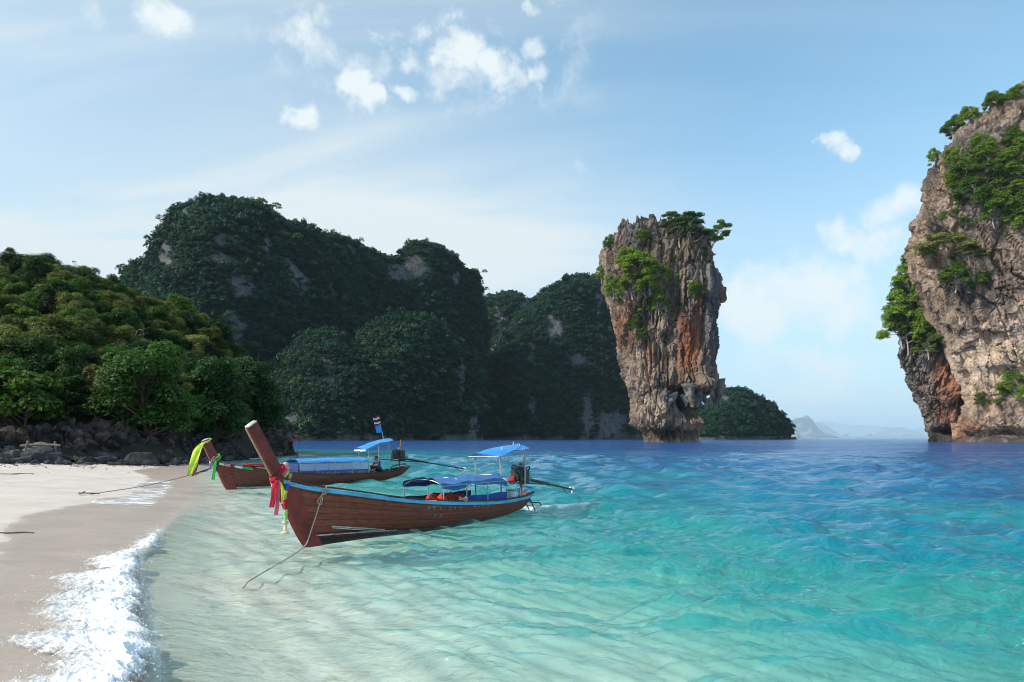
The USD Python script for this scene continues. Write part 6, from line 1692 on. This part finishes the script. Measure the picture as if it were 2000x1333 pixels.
bones = [("pel", "wst"), ("wst", "chest"), ("chest", "neck"), ("neck", "head"), ("head", "crown"), ("head", "chin"), ("head", "nose")]
for n_ in "lr":
    bones += [("chest", "sh" + n_), ("sh" + n_, "el" + n_), ("el" + n_, "wr" + n_), ("wr" + n_, "pa" + n_), ("pel", "hip" + n_), ("hip" + n_, "kn" + n_), ("kn" + n_, "an" + n_), ("an" + n_, "to" + n_), ("head", "ear" + n_), ("pa" + n_, "th" + n_), ("th" + n_, "tt" + n_)] + [("pa" + n_, f"f{q}" + n_) for q in range(4)] + [(f"f{q}" + n_, f"g{q}" + n_) for q in range(4)]
J["sh_mid"] = J["chest"]
obj("body", limb_body(J, bones), SKIN, per, smooth=True)
JS = {k: (v[0], v[1] + .014) for k, v in J.items()}
JS["elbl"] = (tuple(np.array(J["shl"][0]) * .4 + np.array(J["ell"][0]) * .6), .062); JS["elbr"] = (tuple(np.array(J["shr"][0]) * .4 + np.array(J["elr"][0]) * .6), .062)
obj("shirt", limb_body(JS, [("pel", "wst"), ("wst", "chest"), ("chest", "shl"), ("chest", "shr"), ("shl", "elbl"), ("shr", "elbr")]), cloth("purple_shirt", (.17, .10, .25)), per, smooth=True)
JS["knl"] = (J["knl"][0], .078); JS["knr"] = (J["knr"][0], .078)
obj("shorts", limb_body({**JS, "pel": (J["pel"][0], .148)}, [("pel", "hipl"), ("pel", "hipr"), ("hipl", "knl"), ("hipr", "knr")]), cloth("dark_shorts", (.03, .03, .04)), per, smooth=True)
hv, hf = ball((-.222, 0, .79), .103, 3, (1, .95, 1)); hv = hv + .006 * (meshkit.noise(hv * 40, 2)[:, None] - .5)
keepf = (hv[hf].mean(1)[:, 2] > .775 - .9 * (hv[hf].mean(1)[:, 0] + .235))
_u, _i = np.unique(hf[keepf], return_inverse=True)
obj("hair", (hv[_u], _i.reshape(-1, 3)), BLACKHAIR, per, smooth=True)

# anchor line of the far boat, up the sand, and the lines lying on the beach
t = thing("anchor_rope", "thin dark rope from the far boat's bow to a peg in the sand", "rope", (0, 0, 0))
a0 = L2(-.5, -.12, 1.1); pg = on_plane(176, 968, .22); pg[2] = float(ground_z(pg[0], pg[1])) + .03
mid = a0 * .35 + pg * .65 - [0, 0, .14]
obj("line", tube(spline([a0, a0 * .7 + pg * .3 - [0, 0, .14], mid, pg * .85 + a0 * .15 - [0, 0, .06], pg], 50), .014, 6), DARKROPE, t, smooth=True)
t = thing("anchor_peg", "small iron anchor lying in the sand at the end of the thin rope", "anchor", pg)
obj("shank", tube([(-.3, -.1, .06), (.3, .1, .03)], .022, 7), ENGINE, t)
obj("fluke", cat_(tube(spline([(-.26, -.26, .10), (-.33, -.1, .02), (-.24, .08, .12)], 10), .018, 6)), ENGINE, t)
for (u, v, lb) in ((-20, 1041, "thin dark line lying on the sand, lower left"), (-10, 926, "thin dark line lying on the dry sand, far left")):
    u1 = 66
    pts_ = []
    for q in np.linspace(u, u1, 16):
        p = on_plane(q, v + .6 * math.sin(q * .1), .35); p[2] = 0
        for _ in range(4):
            z = float(ground_z(p[0], p[1])) + .012; p = on_plane(q, v + .6 * math.sin(q * .1), z)
        pts_.append(p)
    t = thing("beach_rope", lb, "rope", (0, 0, 0))  # dark tube drawn as a thin line across the sand
    obj("line", tube(pts_, .020 if v > 1000 else .03, 6), DARKROPE, t, smooth=True)
